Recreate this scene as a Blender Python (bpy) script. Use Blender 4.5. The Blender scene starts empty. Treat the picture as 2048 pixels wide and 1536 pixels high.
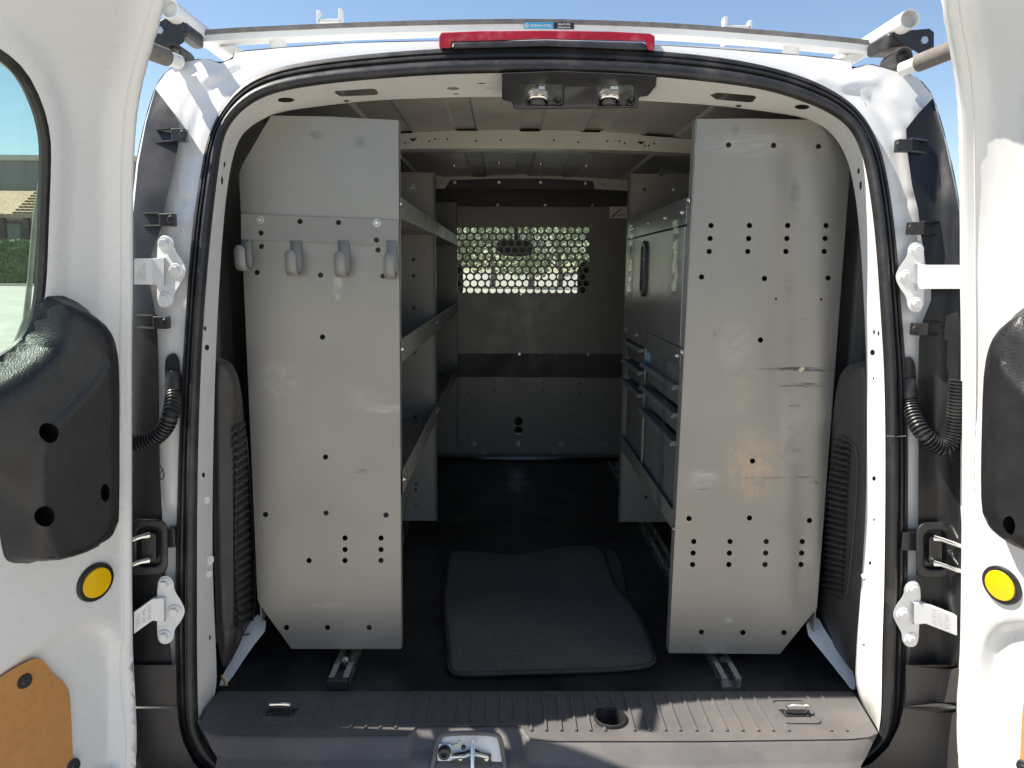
import bpy, bmesh, math, random
from mathutils import Vector as V, Matrix as M
from mathutils.geometry import delaunay_2d_cdt
random.seed(7)
sc = bpy.context.scene
COL = sc.collection
R = math.radians

# ---------------------------------------------------------------- camera, sky, sun, exposure
CAM = V((0.0, -1.33, 1.47)); FPX = 1490.0
PITCH, YAW, ROLL = math.atan(228 / FPX), R(0.45), R(0.5)
ROT = M.Rotation(-YAW, 3, 'Z') @ M.Rotation(math.pi / 2 - PITCH, 3, 'X') @ M.Rotation(ROLL, 3, 'Z')
cam_d = bpy.data.cameras.new('camera'); cam = bpy.data.objects.new('camera', cam_d); COL.objects.link(cam)
cam.matrix_world = M.Translation(CAM) @ ROT.to_4x4()
cam_d.sensor_width = 36.0; cam_d.lens = 36.0 * FPX / 2048.0; cam_d.clip_start = 0.02; cam_d.clip_end = 2000
sc.camera = cam

SUN_DIR = V((0.78, -0.01, -1.05)).normalized()          # the way the light travels
SUN_ELEV = math.asin(-SUN_DIR.z); SUN_AZ = math.atan2(-SUN_DIR.x, -SUN_DIR.y)
world = bpy.data.worlds.new('World'); sc.world = world; world.use_nodes = True
nt = world.node_tree; bg = nt.nodes['Background']
sky = nt.nodes.new('ShaderNodeTexSky'); sky.sky_type = 'NISHITA'; sky.sun_disc = False
sky.sun_elevation = SUN_ELEV; sky.sun_rotation = SUN_AZ; sky.air_density = 1.0; sky.dust_density = 0.25; sky.ozone_density = 1.0
nt.links.new(sky.outputs[0], bg.inputs[0]); bg.inputs[1].default_value = 0.085
sun_d = bpy.data.lights.new('sun', 'SUN'); sun_d.energy = 5.0; sun_d.angle = R(0.5); sun_d.color = (1.0, 0.93, 0.82)
sun = bpy.data.objects.new('sun', sun_d); COL.objects.link(sun); sun.location = (-20, -6, 18)
sun.rotation_euler = SUN_DIR.to_track_quat('-Z', 'Y').to_euler()
sc.view_settings.view_transform = 'Standard'; sc.view_settings.look = 'None'
sc.view_settings.gamma = 1.0; sc.view_settings.exposure = 1.05; sc.view_settings.use_curve_mapping = False
try:
    sc.cycles.max_bounces = 8; sc.cycles.diffuse_bounces = 5; sc.cycles.transparent_max_bounces = 12
except Exception: pass

# ---------------------------------------------------------------- surveying helpers
def ray(px, py):
    return ROT @ V(((px - 1024) / FPX, (768 - py) / FPX, -1.0))
def at(px, py, Y=None, X=None, Z=None):
    """sight line through a point of the photograph, cut by one plane of the van"""
    d = ray(px, py)
    if Y is not None: t = (Y - CAM.y) / d.y
    elif X is not None: t = (X - CAM.x) / d.x
    else: t = (Z - CAM.z) / d.z
    return CAM + d * t
def lerp(a, b, t): return a + (b - a) * t
def table(tb, v):
    if v <= tb[0][0]: return tb[0][1]
    for (a, x), (b, y) in zip(tb, tb[1:]):
        if v <= b: return lerp(x, y, (v - a) / (b - a))
    return tb[-1][1]
def sstep(a, b, x):
    t = max(0.0, min(1.0, (x - a) / (b - a))); return t * t * (3 - 2 * t)
LEAN = [(1.15, 0), (1.4, .015), (1.6, .05), (1.75, .09), (1.85, .12), (1.95, .15)]
def at_lean(px, py, off=0.0):
    p = at(px, py, Y=off)
    for _ in range(4): p = at(px, py, Y=table(LEAN, p.z) + off)
    return p

def inside(poly, x, y):
    r = False; n = len(poly); j = n - 1
    for i in range(n):
        xi, yi = poly[i][0], poly[i][1]; xj, yj = poly[j][0], poly[j][1]
        if (yi > y) != (yj > y) and x < (xj - xi) * (y - yi) / (yj - yi) + xi: r = not r
        j = i
    return r
def dist(poly, x, y, closed=True):
    best = 1e9; n = len(poly)
    for i in range(n if closed else n - 1):
        ax, ay = poly[i][0], poly[i][1]; bx, by = poly[(i + 1) % n][0], poly[(i + 1) % n][1]
        dx, dy = bx - ax, by - ay; l = dx * dx + dy * dy or 1e-12
        t = max(0, min(1, ((x - ax) * dx + (y - ay) * dy) / l))
        best = min(best, math.hypot(x - ax - dx * t, y - ay - dy * t))
    return best
def smooth_poly(pts, it=2, closed=True):
    for _ in range(it):
        out = []; n = len(pts)
        for i in range(n if closed else n - 1):
            a, b = pts[i], pts[(i + 1) % n]
            out.append(tuple(a[k] * .75 + b[k] * .25 for k in range(len(a))))
            out.append(tuple(a[k] * .25 + b[k] * .75 for k in range(len(a))))
        if not closed: out = [pts[0]] + out + [pts[-1]]
        pts = out
    return pts
def rrect(x0, y0, x1, y1, r, n=4):
    out = []
    for cx, cy, a0 in ((x1 - r, y1 - r, 0), (x0 + r, y1 - r, 90), (x0 + r, y0 + r, 180), (x1 - r, y0 + r, 270)):
        for k in range(n + 1):
            a = R(a0 + 90 * k / n); out.append((cx + r * math.cos(a), cy + r * math.sin(a)))
    return out
def circ(x, y, rx, ry=None, n=12, rot=0):
    ry = rx if ry is None else ry; c, s = math.cos(rot), math.sin(rot); o = []
    for k in range(n):
        a = 2 * math.pi * k / n; ex, ey = rx * math.cos(a), ry * math.sin(a)
        o.append((x + ex * c - ey * s, y + ex * s + ey * c))
    return o

def rings(poly, dists, step=0.0):
    """points on inner parallels of an outline, so that rounded edges come out even"""
    P = []; n = len(poly)
    for i in range(n):
        x0, y0 = poly[i][0], poly[i][1]; x1, y1 = poly[(i + 1) % n][0], poly[(i + 1) % n][1]; l = math.hypot(x1 - x0, y1 - y0); m = max(1, int(l / step)) if step else 1
        if l < 1e-9: continue
        nx, ny = -(y1 - y0) / l, (x1 - x0) / l
        for k in range(m):
            f = (k + .5) / m
            for d in dists:
                for sg in (1, -1):
                    q = (x0 + (x1 - x0) * f + nx * d * sg, y0 + (y1 - y0) * f + ny * d * sg)
                    if inside(poly, *q) and dist(poly, *q) > d * .93: P.append(q)
    return P
ORG = {}
class MB:
    """collects faces; build() links them as ONE mesh object"""
    def __init__(s): s.v = []; s.f = []
    def add(s, vs, fs):
        b = len(s.v); s.v += [V(p) for p in vs]; s.f += [[b + i for i in f] for f in fs]; return s
    def box(s, c, size, rot=None):
        c = V(c); hx, hy, hz = [k / 2 for k in size]
        vs = [V((x, y, z)) for x in (-hx, hx) for y in (-hy, hy) for z in (-hz, hz)]
        if rot is not None: vs = [rot @ p for p in vs]
        return s.add([c + p for p in vs], [(0, 1, 3, 2), (4, 6, 7, 5), (0, 4, 5, 1), (2, 3, 7, 6), (0, 2, 6, 4), (1, 5, 7, 3)])
    def bb(s, lo, hi): return s.box([(a + b) / 2 for a, b in zip(lo, hi)], [abs(b - a) for a, b in zip(lo, hi)])
    def prism(s, pts, off):
        n = len(pts); pts = [V(p) for p in pts]; off = V(off)
        return s.add(pts + [p + off for p in pts], [list(range(n))[::-1], [n + i for i in range(n)]] + [(i, (i + 1) % n, n + (i + 1) % n, n + i) for i in range(n)])
    def cyl(s, a, b, r0, r1=None, n=16, caps=True, hollow=0):
        a, b = V(a), V(b); r1 = r0 if r1 is None else r1; d = (b - a).normalized()
        u = d.cross(V((0, 0, 1)) if abs(d.z) < .9 else V((1, 0, 0))).normalized(); w = d.cross(u)
        ring = lambda c, r: [c + u * (r * math.cos(2 * math.pi * k / n)) + w * (r * math.sin(2 * math.pi * k / n)) for k in range(n)]
        rings = [ring(a, r0), ring(b, r1)]
        if hollow: rings = [ring(a, r0), ring(b, r1), ring(b, r1 - hollow), ring(a, r0 - hollow)]
        vs = [p for q in rings for p in q]; fs = []
        m = len(rings)
        for j in range(m if hollow else m - 1):
            for k in range(n):
                j2 = (j + 1) % m
                fs.append((j * n + k, j * n + (k + 1) % n, j2 * n + (k + 1) % n, j2 * n + k))
        if caps and not hollow: fs += [list(range(n))[::-1], [n + k for k in range(n)]]
        return s.add(vs, fs)
    def ball(s, c, r, n=12, m=8, top=1.0):
        c = V(c); r = V((r, r, r)) if not hasattr(r, '__len__') else V(r); vs = []; fs = []
        for j in range(m + 1):
            th = math.pi * j / m
            for k in range(n):
                ph = 2 * math.pi * k / n
                vs.append(c + V((r.x * math.sin(th) * math.cos(ph), r.y * math.sin(th) * math.sin(ph), r.z * math.cos(th))))
        for j in range(m):
            for k in range(n): fs.append((j * n + k, j * n + (k + 1) % n, (j + 1) * n + (k + 1) % n, (j + 1) * n + k))
        return s.add(vs, fs)
    def loft(s, rows, closed=False, flip=False):
        n = len(rows[0]); vs = [p for r in rows for p in r]; fs = []
        for j in range(len(rows) - 1):
            for k in range(n if closed else n - 1):
                fs.append((j * n + k, j * n + (k + 1) % n, (j + 1) * n + (k + 1) % n, (j + 1) * n + k))
        return s.add(vs, fs)
    def tube(s, path, r, n=10, closed=False, caps=True):
        path = [V(p) for p in path]; m = len(path); rr = r if hasattr(r, '__len__') else [r] * m
        rows = []; u = None
        for i in range(m):
            a = path[(i - 1) % m] if (closed or i > 0) else path[0]; b = path[(i + 1) % m] if (closed or i < m - 1) else path[-1]
            d = (b - a).normalized()
            if u is None: u = d.cross(V((0, 0, 1)) if abs(d.z) < .9 else V((1, 0, 0))).normalized()
            u = (u - d * u.dot(d)).normalized(); w = d.cross(u)
            rows.append([path[i] + u * (rr[i] * math.cos(2 * math.pi * k / n)) + w * (rr[i] * math.sin(2 * math.pi * k / n)) for k in range(n)])
        if closed: rows.append(rows[0])
        s.loft(rows, closed=True)
        if caps and not closed: s.add(rows[0], [list(range(n))]); s.add(rows[-1], [list(range(n))])
        return s
    def sweep(s, path, prof, side, closed=False):
        """profile points (a along the side vector, b along -Y) carried along a path lying nearly in the XZ plane"""
        m = len(path); rows = []
        for i in range(m):
            a = path[(i - 1) % m] if (closed or i > 0) else path[0]; b = path[(i + 1) % m] if (closed or i < m - 1) else path[-1]
            d = (b - a).normalized(); n = V((-d.z, 0, d.x)).normalized() * side
            y = V((0, -1, 0)); y = (y - d * y.dot(d)).normalized()
            rows.append([path[i] + n * p[0] + y * p[1] for p in prof])
        if closed: rows.append(rows[0])
        return s.loft(rows)
    def plate(s, outline, holes, fmap, thick=0.0, grid=0.0, extra=(), ok=None):
        """flat sheet with real holes, triangulated in its own 2-D chart and carried into the place by fmap(a, b, depth)"""
        co = []; ed = []
        for lp in [outline] + list(holes):
            b = len(co); n = len(lp); co += [V((p[0], p[1])) for p in lp]; ed += [(b + i, b + (i + 1) % n) for i in range(n)]
        if grid:
            xs = [p[0] for p in outline]; ys = [p[1] for p in outline]; x = min(xs) + grid / 2; row = 0
            while x < max(xs):
                y = min(ys) + grid * (.25 + .5 * (row % 2))
                while y < max(ys):
                    if (ok is None or ok(x, y)) and inside(outline, x, y) and dist(outline, x, y) > grid * .4 and not any(abs(x - h[0][0]) < 1e9 and (inside(h, x, y) or dist(h, x, y) < grid * .3) for h in holes):
                        co.append(V((x, y)))
                    y += grid
                x += grid; row += 1
        co += [V(p[:2]) for p in extra if inside(outline, p[0], p[1]) and not any(inside(h, p[0], p[1]) for h in holes)]
        r = delaunay_2d_cdt(co, ed, [], 1, 1e-7); vs, fs = r[0], r[2]; keep = []
        bbs = [(min(p[0] for p in h), max(p[0] for p in h), min(p[1] for p in h), max(p[1] for p in h)) for h in holes]
        for f in fs:
            c = sum((vs[i] for i in f), V((0, 0))) / len(f)
            if not inside(outline, c.x, c.y): continue
            if any(b[0] <= c.x <= b[1] and b[2] <= c.y <= b[3] and inside(h, c.x, c.y) for h, b in zip(holes, bbs)): continue
            keep.append(list(f))
        n = len(vs)
        if not thick: return s.add([fmap(p.x, p.y, 0.0) for p in vs], keep)
        cnt = {}
        for f in keep:
            for i in range(len(f)):
                e = (f[i], f[(i + 1) % len(f)]); k = tuple(sorted(e)); cnt.setdefault(k, []).append(e)
        sides = [(e[0][1], e[0][0], e[0][0] + n, e[0][1] + n) for e in cnt.values() if len(e) == 1]
        return s.add([fmap(p.x, p.y, 0.0) for p in vs] + [fmap(p.x, p.y, thick) for p in vs], keep + [[i + n for i in f[::-1]] for f in keep] + sides)
    def build(s, name, mat, parent=None, bevel=0.0, smooth=35, seg=2, org=None):
        o0 = ORG[parent.name] if parent is not None else (V(org) if org is not None else V((0, 0, 0)))
        me = bpy.data.meshes.new(name); me.from_pydata([p - o0 for p in s.v], [], s.f); me.validate(); 
        bm = bmesh.new(); bm.from_mesh(me); bmesh.ops.remove_doubles(bm, verts=bm.verts, dist=1e-6)
        bmesh.ops.recalc_face_normals(bm, faces=bm.faces); bm.to_mesh(me); bm.free()
        if smooth:
            me.polygons.foreach_set('use_smooth', [True] * len(me.polygons)); me.set_sharp_from_angle(angle=R(smooth))
        me.materials.append(mat)
        o = bpy.data.objects.new(name, me); COL.objects.link(o)
        if parent is not None: o.parent = parent
        else: o.location = o0
        ORG[o.name] = o0
        if bevel:
            b = o.modifiers.new('bevel', 'BEVEL'); b.width = bevel; b.segments = seg; b.limit_method = 'ANGLE'; b.angle_limit = R(40); b.harden_normals = True
        return o
def tag(o, label=None, cat=None, group=None, kind=None):
    if label: o['label'] = label
    if cat: o['category'] = cat
    if group: o['group'] = group
    if kind: o['kind'] = kind
    return o
def thing(name, loc, label, cat, group=None):
    o = bpy.data.objects.new(name, None); COL.objects.link(o); o.location = loc; o.empty_display_size = .1
    ORG[o.name] = V(loc); return tag(o, label, cat, group)
def text_faces(txt, fmap, size, shear=0.0, bold=0.0):
    cu = bpy.data.curves.new('t', 'FONT'); cu.body = txt; cu.size = size; cu.align_x = 'CENTER'; cu.align_y = 'CENTER'; cu.shear = shear; cu.offset = bold
    o = bpy.data.objects.new('t', cu); COL.objects.link(o); bpy.context.view_layer.update()
    me = bpy.data.meshes.new_from_object(o.evaluated_get(bpy.context.evaluated_depsgraph_get()))
    vs = [fmap(v.co.x, v.co.y) for v in me.vertices]; fs = [list(p.vertices) for p in me.polygons]
    bpy.data.objects.remove(o); bpy.data.meshes.remove(me); bpy.data.curves.remove(cu)
    return vs, fs

# ---------------------------------------------------------------- materials
def mat(name, col, rough=.5, metal=0.0, var=.12, vscale=6.0, bump=0.0, bscale=200.0, dirt=None, dscale=3.0, damt=.35, coat=0.0, spec=.5, wave=0.0, wscale=4.0, rvar=.1, stretch=None, speck=0.0, speckcol=(.12, .11, .1)):
    m = bpy.data.materials.new(name); m.use_nodes = True; n = m.node_tree; L = n.links; p = n.nodes['Principled BSDF']
    tc = n.nodes.new('ShaderNodeTexCoord'); src = tc.outputs['Object']
    if stretch:
        mp = n.nodes.new('ShaderNodeMapping'); mp.inputs['Scale'].default_value = stretch; L.new(src, mp.inputs[0]); src = mp.outputs[0]
    def noise(scale, det=3.0, rough_=.6):
        t = n.nodes.new('ShaderNodeTexNoise'); t.inputs['Scale'].default_value = scale; t.inputs['Detail'].default_value = det
        t.inputs['Roughness'].default_value = rough_; L.new(src, t.inputs['Vector']); return t.outputs['Fac']
    def ramp(f, a, b, x=0.0, y=1.0):
        r = n.nodes.new('ShaderNodeMapRange'); r.inputs[1].default_value = a; r.inputs[2].default_value = b; r.inputs[3].default_value = x; r.inputs[4].default_value = y
        L.new(f, r.inputs[0]); return r.outputs[0]
    def mix(f, a, b):
        x = n.nodes.new('ShaderNodeMix'); x.data_type = 'RGBA'; L.new(f, x.inputs[0])
        for k, c in ((6, a), (7, b)):
            if isinstance(c, tuple): x.inputs[k].default_value = (*c[:3], 1)
            else: L.new(c, x.inputs[k])
        return x.outputs[2]
    f1 = noise(vscale)
    c = mix(ramp(f1, .3, .7), tuple(k * (1 - var) for k in col), tuple(min(1, k * (1 + var)) for k in col))
    if dirt: c = mix(ramp(noise(dscale, 6, .65), .5, .78, 0, damt), c, tuple(dirt))
    if speck: c = mix(ramp(noise(150, 2, .5), .735, .76, 0, speck), c, speckcol)
    L.new(c, p.inputs['Base Color'])
    L.new(ramp(noise(vscale * 1.7), .3, .7, max(.02, rough - rvar), min(1, rough + rvar)), p.inputs['Roughness'])
    p.inputs['Metallic'].default_value = metal; p.inputs['Specular IOR Level'].default_value = spec
    if coat: p.inputs['Coat Weight'].default_value = coat; p.inputs['Coat Roughness'].default_value = .08
    nrm = None
    if wave:
        b = n.nodes.new('ShaderNodeBump'); b.inputs['Strength'].default_value = 1.0; b.inputs['Distance'].default_value = wave; L.new(noise(wscale, 1.0, .4), b.inputs['Height']); nrm = b.outputs[0]
    if bump:
        b = n.nodes.new('ShaderNodeBump'); b.inputs['Strength'].default_value = 1.0; b.inputs['Distance'].default_value = bump; L.new(noise(bscale, 2.0, .5), b.inputs['Height'])
        if nrm: L.new(nrm, b.inputs['Normal'])
        nrm = b.outputs[0]
    if nrm: L.new(nrm, p.inputs['Normal'])
    m['out'] = 1
    return m
def glass(name, col=(.82, .93, .88), dust=1.0):
    m = bpy.data.materials.new(name); m.use_nodes = True; n = m.node_tree; L = n.links
    for x in list(n.nodes):
        if x.type != 'OUTPUT_MATERIAL': n.nodes.remove(x)
    out = n.nodes['Material Output']; t = n.nodes.new('ShaderNodeBsdfTransparent'); t.inputs[0].default_value = (*col, 1)
    g = n.nodes.new('ShaderNodeBsdfGlossy'); g.inputs['Roughness'].default_value = .02
    lw = n.nodes.new('ShaderNodeLayerWeight'); lw.inputs[0].default_value = .5; pw = n.nodes.new('ShaderNodeMath'); pw.operation = 'POWER'; pw.inputs[1].default_value = 4.5; L.new(lw.outputs['Facing'], pw.inputs[0])
    fr = n.nodes.new('ShaderNodeMapRange'); fr.inputs[3].default_value = .045; fr.inputs[4].default_value = .9; L.new(pw.outputs[0], fr.inputs[0]); mx = n.nodes.new('ShaderNodeMixShader')
    tc = n.nodes.new('ShaderNodeTexCoord'); no = n.nodes.new('ShaderNodeTexNoise'); no.inputs['Scale'].default_value = 5; L.new(tc.outputs['Object'], no.inputs['Vector'])
    d = n.nodes.new('ShaderNodeBsdfDiffuse'); d.inputs[0].default_value = (.7, .72, .7, 1); mr = n.nodes.new('ShaderNodeMapRange')
    mr.inputs[1].default_value = .4; mr.inputs[2].default_value = .8; mr.inputs[3].default_value = .015 * dust; mr.inputs[4].default_value = .06 * dust; L.new(no.outputs['Fac'], mr.inputs[0])
    m2 = n.nodes.new('ShaderNodeMixShader'); L.new(mr.outputs[0], m2.inputs[0])
    L.new(fr.outputs[0], mx.inputs[0]); L.new(t.outputs[0], mx.inputs[1]); L.new(g.outputs[0], mx.inputs[2])
    L.new(mx.outputs[0], m2.inputs[1]); L.new(d.outputs[0], m2.inputs[2]); L.new(m2.outputs[0], out.inputs[0]); return m
def scuffed(m, marks, org):
    """rubs and scratches with a place of their own on a sheet: (point, half-width, half-height, colour, strength)"""
    n = m.node_tree; L = n.links; p = n.nodes['Principled BSDF']; tc = n.nodes.new('ShaderNodeTexCoord')
    sp = n.nodes.new('ShaderNodeSeparateXYZ'); L.new(tc.outputs['Object'], sp.inputs[0])
    no = n.nodes.new('ShaderNodeTexNoise'); no.inputs['Scale'].default_value = 1.0; no.inputs['Detail'].default_value = 5
    mp = n.nodes.new('ShaderNodeMapping'); mp.inputs['Scale'].default_value = (25, 25, 260); L.new(tc.outputs['Object'], mp.inputs[0]); L.new(mp.outputs[0], no.inputs['Vector'])
    n2 = n.nodes.new('ShaderNodeTexNoise'); n2.inputs['Scale'].default_value = 38; n2.inputs['Detail'].default_value = 7; n2.inputs['Roughness'].default_value = .7; L.new(tc.outputs['Object'], n2.inputs['Vector'])
    cur = p.inputs['Base Color'].links[0].from_socket
    def mth(op, a, b=None):
        x = n.nodes.new('ShaderNodeMath'); x.operation = op
        for k, c in ((0, a), (1, b)):
            if c is None: continue
            if isinstance(c, (int, float)): x.inputs[k].default_value = c
            else: L.new(c, x.inputs[k])
        return x.outputs[0]
    for pt, rx, rz, colr, st in marks:
        q = pt - org
        a = mth('DIVIDE', mth('SUBTRACT', sp.outputs[0], q.x), rx); b = mth('DIVIDE', mth('SUBTRACT', sp.outputs[2], q.z), rz)
        e = mth('SUBTRACT', 1.0, mth('ADD', mth('MULTIPLY', a, a), mth('MULTIPLY', b, b)))
        e = mth('MULTIPLY', mth('MAXIMUM', e, 0.0), mth('MULTIPLY', mth('MAXIMUM', mth('SUBTRACT', (no if rz < rx * .35 else n2).outputs['Fac'], .38), 0.0), st * 4))
        x = n.nodes.new('ShaderNodeMix'); x.data_type = 'RGBA'; L.new(mth('MINIMUM', e, .9), x.inputs[0]); L.new(cur, x.inputs[6]); x.inputs[7].default_value = (*colr, 1); cur = x.outputs[2]
    L.new(cur, p.inputs['Base Color'])

WHITE = mat('white_paint', (.72, .72, .71), .3, var=.012, coat=.5, wave=.0005, wscale=4, dirt=(.5, .47, .4), dscale=2.2, damt=.04, speck=.3)
JAMB = mat('white_jamb_paint', (.78, .77, .75), .42, var=.03, dirt=(.35, .33, .3), dscale=9, damt=.22, bump=.0002, bscale=500, speck=.8)
HEADP = mat('header_plastic', (.045, .045, .048), .42, var=.1, bump=.0003, bscale=500)
COVERM = mat('pillar_cover_plastic', (.013, .0135, .015), .38, var=.15, spec=.35, dirt=(.03, .03, .03), dscale=6, damt=.3)
LINING = mat('roof_skin_primer', (.43, .41, .37), .4, var=.06, dirt=(.3, .28, .25), dscale=4)
ROOFIN = mat('roof_underside_paint', (.52, .50, .455), .38, var=.06, dirt=(.3, .28, .25), dscale=4)
SHADEWALL = mat('shade_grey', (.30, .295, .285), .5, var=.1)  # inner walls' shade put into the grey; back sheets and plug share it
GREY = mat('grey_powder_coat', (.255, .246, .226), .33, metal=.4, var=.035, vscale=3, wave=.010, wscale=2.6, bump=.00012, bscale=900, dirt=(.33, .32, .295), dscale=3.5, damt=.3, rvar=.06, speck=.5)
STRIP = mat('grey_hook_steel', (.238, .232, .217), .45, var=.05, bump=.0001, bscale=900)
CAST = mat('cast_mark_shadow', (.5, .5, .5), .5, var=.02)
GREYD = mat('grey_shelf_coat', (.25, .24, .22), .36, var=.05, bump=.00006, bscale=900)
STEEL = mat('galvanised_steel', (.33, .335, .33), .26, metal=.6, var=.05, vscale=2, rvar=.04)
BINM = mat('grey_bin_plastic', (.17, .175, .175), .6, var=.08, spec=.2)
ZINC = mat('zinc_plate', (.62, .62, .6), .28, metal=.9, var=.1, vscale=40)
CHROME = mat('bright_wire', (.75, .75, .74), .12, metal=1.0, var=.03)
BLACKP = mat('black_grained_plastic', (.015, .015, .0165), .4, var=.2, vscale=20, bump=.0007, bscale=420, spec=.5)
BLACKS = mat('black_smooth_plastic', (.02, .0205, .0225), .33, var=.15, vscale=12, dirt=(.045, .045, .045), dscale=5, damt=.3)
RUBBER = mat('seal_rubber', (.016, .016, .018), .42, var=.2, vscale=30, bump=.0003, bscale=600, dirt=(.12, .11, .1), dscale=14, damt=.45)
SILL = mat('sill_plastic', (.112, .105, .105), .48, var=.1, vscale=9, bump=.0005, bscale=520, dirt=(.2, .18, .16), dscale=7, damt=.4)
TRIM = mat('dark_trim_plastic', (.045, .041, .039), .5, var=.1, bump=.0003, bscale=600)
FLOORM = mat('cargo_floor_rubber', (.017, .017, .018), .42, var=.25, vscale=7, bump=.0005, bscale=300, dirt=(.09, .085, .078), dscale=5, damt=.45, speck=.9, speckcol=(.3, .29, .27))
CARPET = mat('mat_carpet', (.125, .116, .107), .95, var=.3, vscale=160, bump=.004, bscale=420, dirt=(.18, .16, .14), dscale=4, damt=.6, spec=.1)
BINDING = mat('mat_binding', (.028, .027, .028), .75, var=.25, vscale=200, bump=.0008, bscale=900)
HARD = mat('hardboard', (.50, .235, .072), .5, var=.07, vscale=90, bump=.0003, bscale=300, dirt=(.36, .16, .05), dscale=60, damt=.4, speck=.5, speckcol=(.25, .11, .04))
YELLOW = mat('yellow_reflector', (.85, .50, .005), .25, var=.05, coat=.4)
RED = mat('red_lens', (.27, .004, .011), .18, var=.15, vscale=30, coat=.6, dirt=(.6, .25, .25), dscale=25, damt=.35)
RACKW = mat('rack_paint', (.76, .76, .74), .4, var=.05, dirt=(.5, .42, .3), dscale=12, damt=.35)
RACKGREY = mat('rack_weathered_strip', (.20, .185, .17), .75, var=.25, vscale=40)
FOAM = mat('grip_foam', (.16, .14, .125), .85, var=.15, vscale=60)
BLUE = mat('sticker_blue', (.06, .42, .68), .45, var=.04)
INK = mat('sticker_black', (.02, .02, .02), .45, var=.1)
PAPER = mat('label_white', (.8, .8, .8), .5, var=.02)
ORANGE = mat('label_orange', (.55, .16, .08), .5, var=.05)
GLASS = glass('tinted_glass'); WIND = glass('windscreen_glass', (.9, .95, .92), dust=4.0)
TAPE = glass('clear_tape', (.86, .88, .88))
LAMPRED = mat('tail_lamp_red', (.4, .01, .01), .2, coat=.5)
TYRE = mat('tyre_rubber', (.02, .02, .02), .8, var=.2)
SEATM = mat('seat_cloth', (.035, .035, .037), .9, var=.2, bump=.001, bscale=300)

# ---------------------------------------------------------------- ground
ASPH = mat('pale_concrete', (.43, .40, .35), .85, var=.12, vscale=.6, bump=.003, bscale=60, dirt=(.32, .29, .25), dscale=.35, damt=.5)
g = MB(); g.add([(-700, -300, 0), (700, -300, 0), (700, 900, 0), (-700, 900, 0)], [(0, 1, 2, 3)])
tag(g.build('parking_lot', ASPH, smooth=0), 'pale concrete parking lot under the van', 'ground', kind='structure')
XC = 0.066

# ---------------------------------------------------------------- the van
VAN = thing('cargo_van', (XC, 1.3, 0), 'white cargo van with both rear doors swung wide open', 'van')
# rear aperture: outer edge of the seal, inner edge of the seal, inner edge of the painted jamb
OIF = [((560, 1594), (560, 1552), None), ((440, 1570), (455, 1530), None), ((388, 1528), (420, 1494), None), ((365, 1482), (403, 1460), (408, 1448)),
 ((354, 1425), (396, 1438), (434, 1387)), ((351, 1300), (394, 1300), (432, 1300)), ((351, 1200), (394, 1200), (427, 1205)), ((354, 1050), (394, 1050), (424, 1060)),
 ((360, 850), (397, 850), (427, 860)), ((371, 650), (406, 650), (433, 660)), ((384, 470), (421, 470), (444, 478)), ((400, 360), (434, 360), (453, 385)), ((415, 280), (444, 288), (464, 318)),
 ((440, 222), (461, 245), (480, 272)), ((480, 172), (500, 207), (511, 245)), ((535, 142), (552, 184), (556, 224)), ((606, 124), (640, 169), (640, 212)), ((723, 109), (750, 158), (750, 200)),
 ((874, 97), (880, 149), (880, 195)), ((1000, 92), (1005, 146), (1005, 193)), ((1131, 93), (1131, 146), (1131, 194)), ((1283, 99), (1283, 151), (1283, 201)), ((1434, 113), (1425, 164), (1425, 210)),
 ((1540, 133), (1530, 179), (1525, 222)), ((1625, 160), (1608, 203), (1600, 233)), ((1694, 198), (1662, 227), (1644, 250)), ((1734, 242), (1701, 257), (1674, 278)), ((1762, 303), (1726, 311), (1696, 320)),
 ((1778, 383), (1740, 385), (1711, 387)), ((1791, 484), (1752, 488), (1722, 490)), ((1801, 620), (1761, 625), (1729, 625)), ((1812, 755), (1769, 755), (1734, 755)), ((1815, 911), (1771, 911), (1734, 911)),
 ((1814, 1050), (1770, 1060), (1730, 1060)), ((1814, 1180), (1768, 1190), (1722, 1180)), ((1812, 1300), (1764, 1300), (1713, 1290)), ((1808, 1400), (1763, 1425), (1709, 1380)),
 ((1797, 1452), (1757, 1466), (1750, 1459)), ((1776, 1492), (1735, 1492), None), ((1744, 1524), (1695, 1516), None), ((1680, 1552), (1640, 1532), None), ((1560, 1578), (1540, 1548), None), ((1080, 1598), (1080, 1560), None)]
pairs = smooth_poly([o + i for o, i, f in OIF], 2)
OUT = [p[:2] for p in pairs]; INN = [p[2:] for p in pairs]
MID = [((a[0] + b[0]) / 2, (a[1] + b[1]) / 2) for a, b in zip(OUT, INN)]
SIL = [(470, 104), (466, 118), (440, 127), (412, 117), (362, 125), (332, 145), (312, 172), (291, 240), (273, 325), (262, 420), (250, 600), (243, 800), (240, 1000), (242, 1300), (250, 1640),
       (1930, 1640), (1950, 1300), (1952, 1000), (1948, 800), (1940, 620), (1928, 480), (1914, 380), (1892, 280), (1866, 192), (1835, 155), (1765, 135), (1735, 128), (1704, 138), (1703, 121), (1600, 111), (1450, 99), (1310, 90), (1090, 83), (878, 82), (700, 86), (560, 96)]
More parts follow.
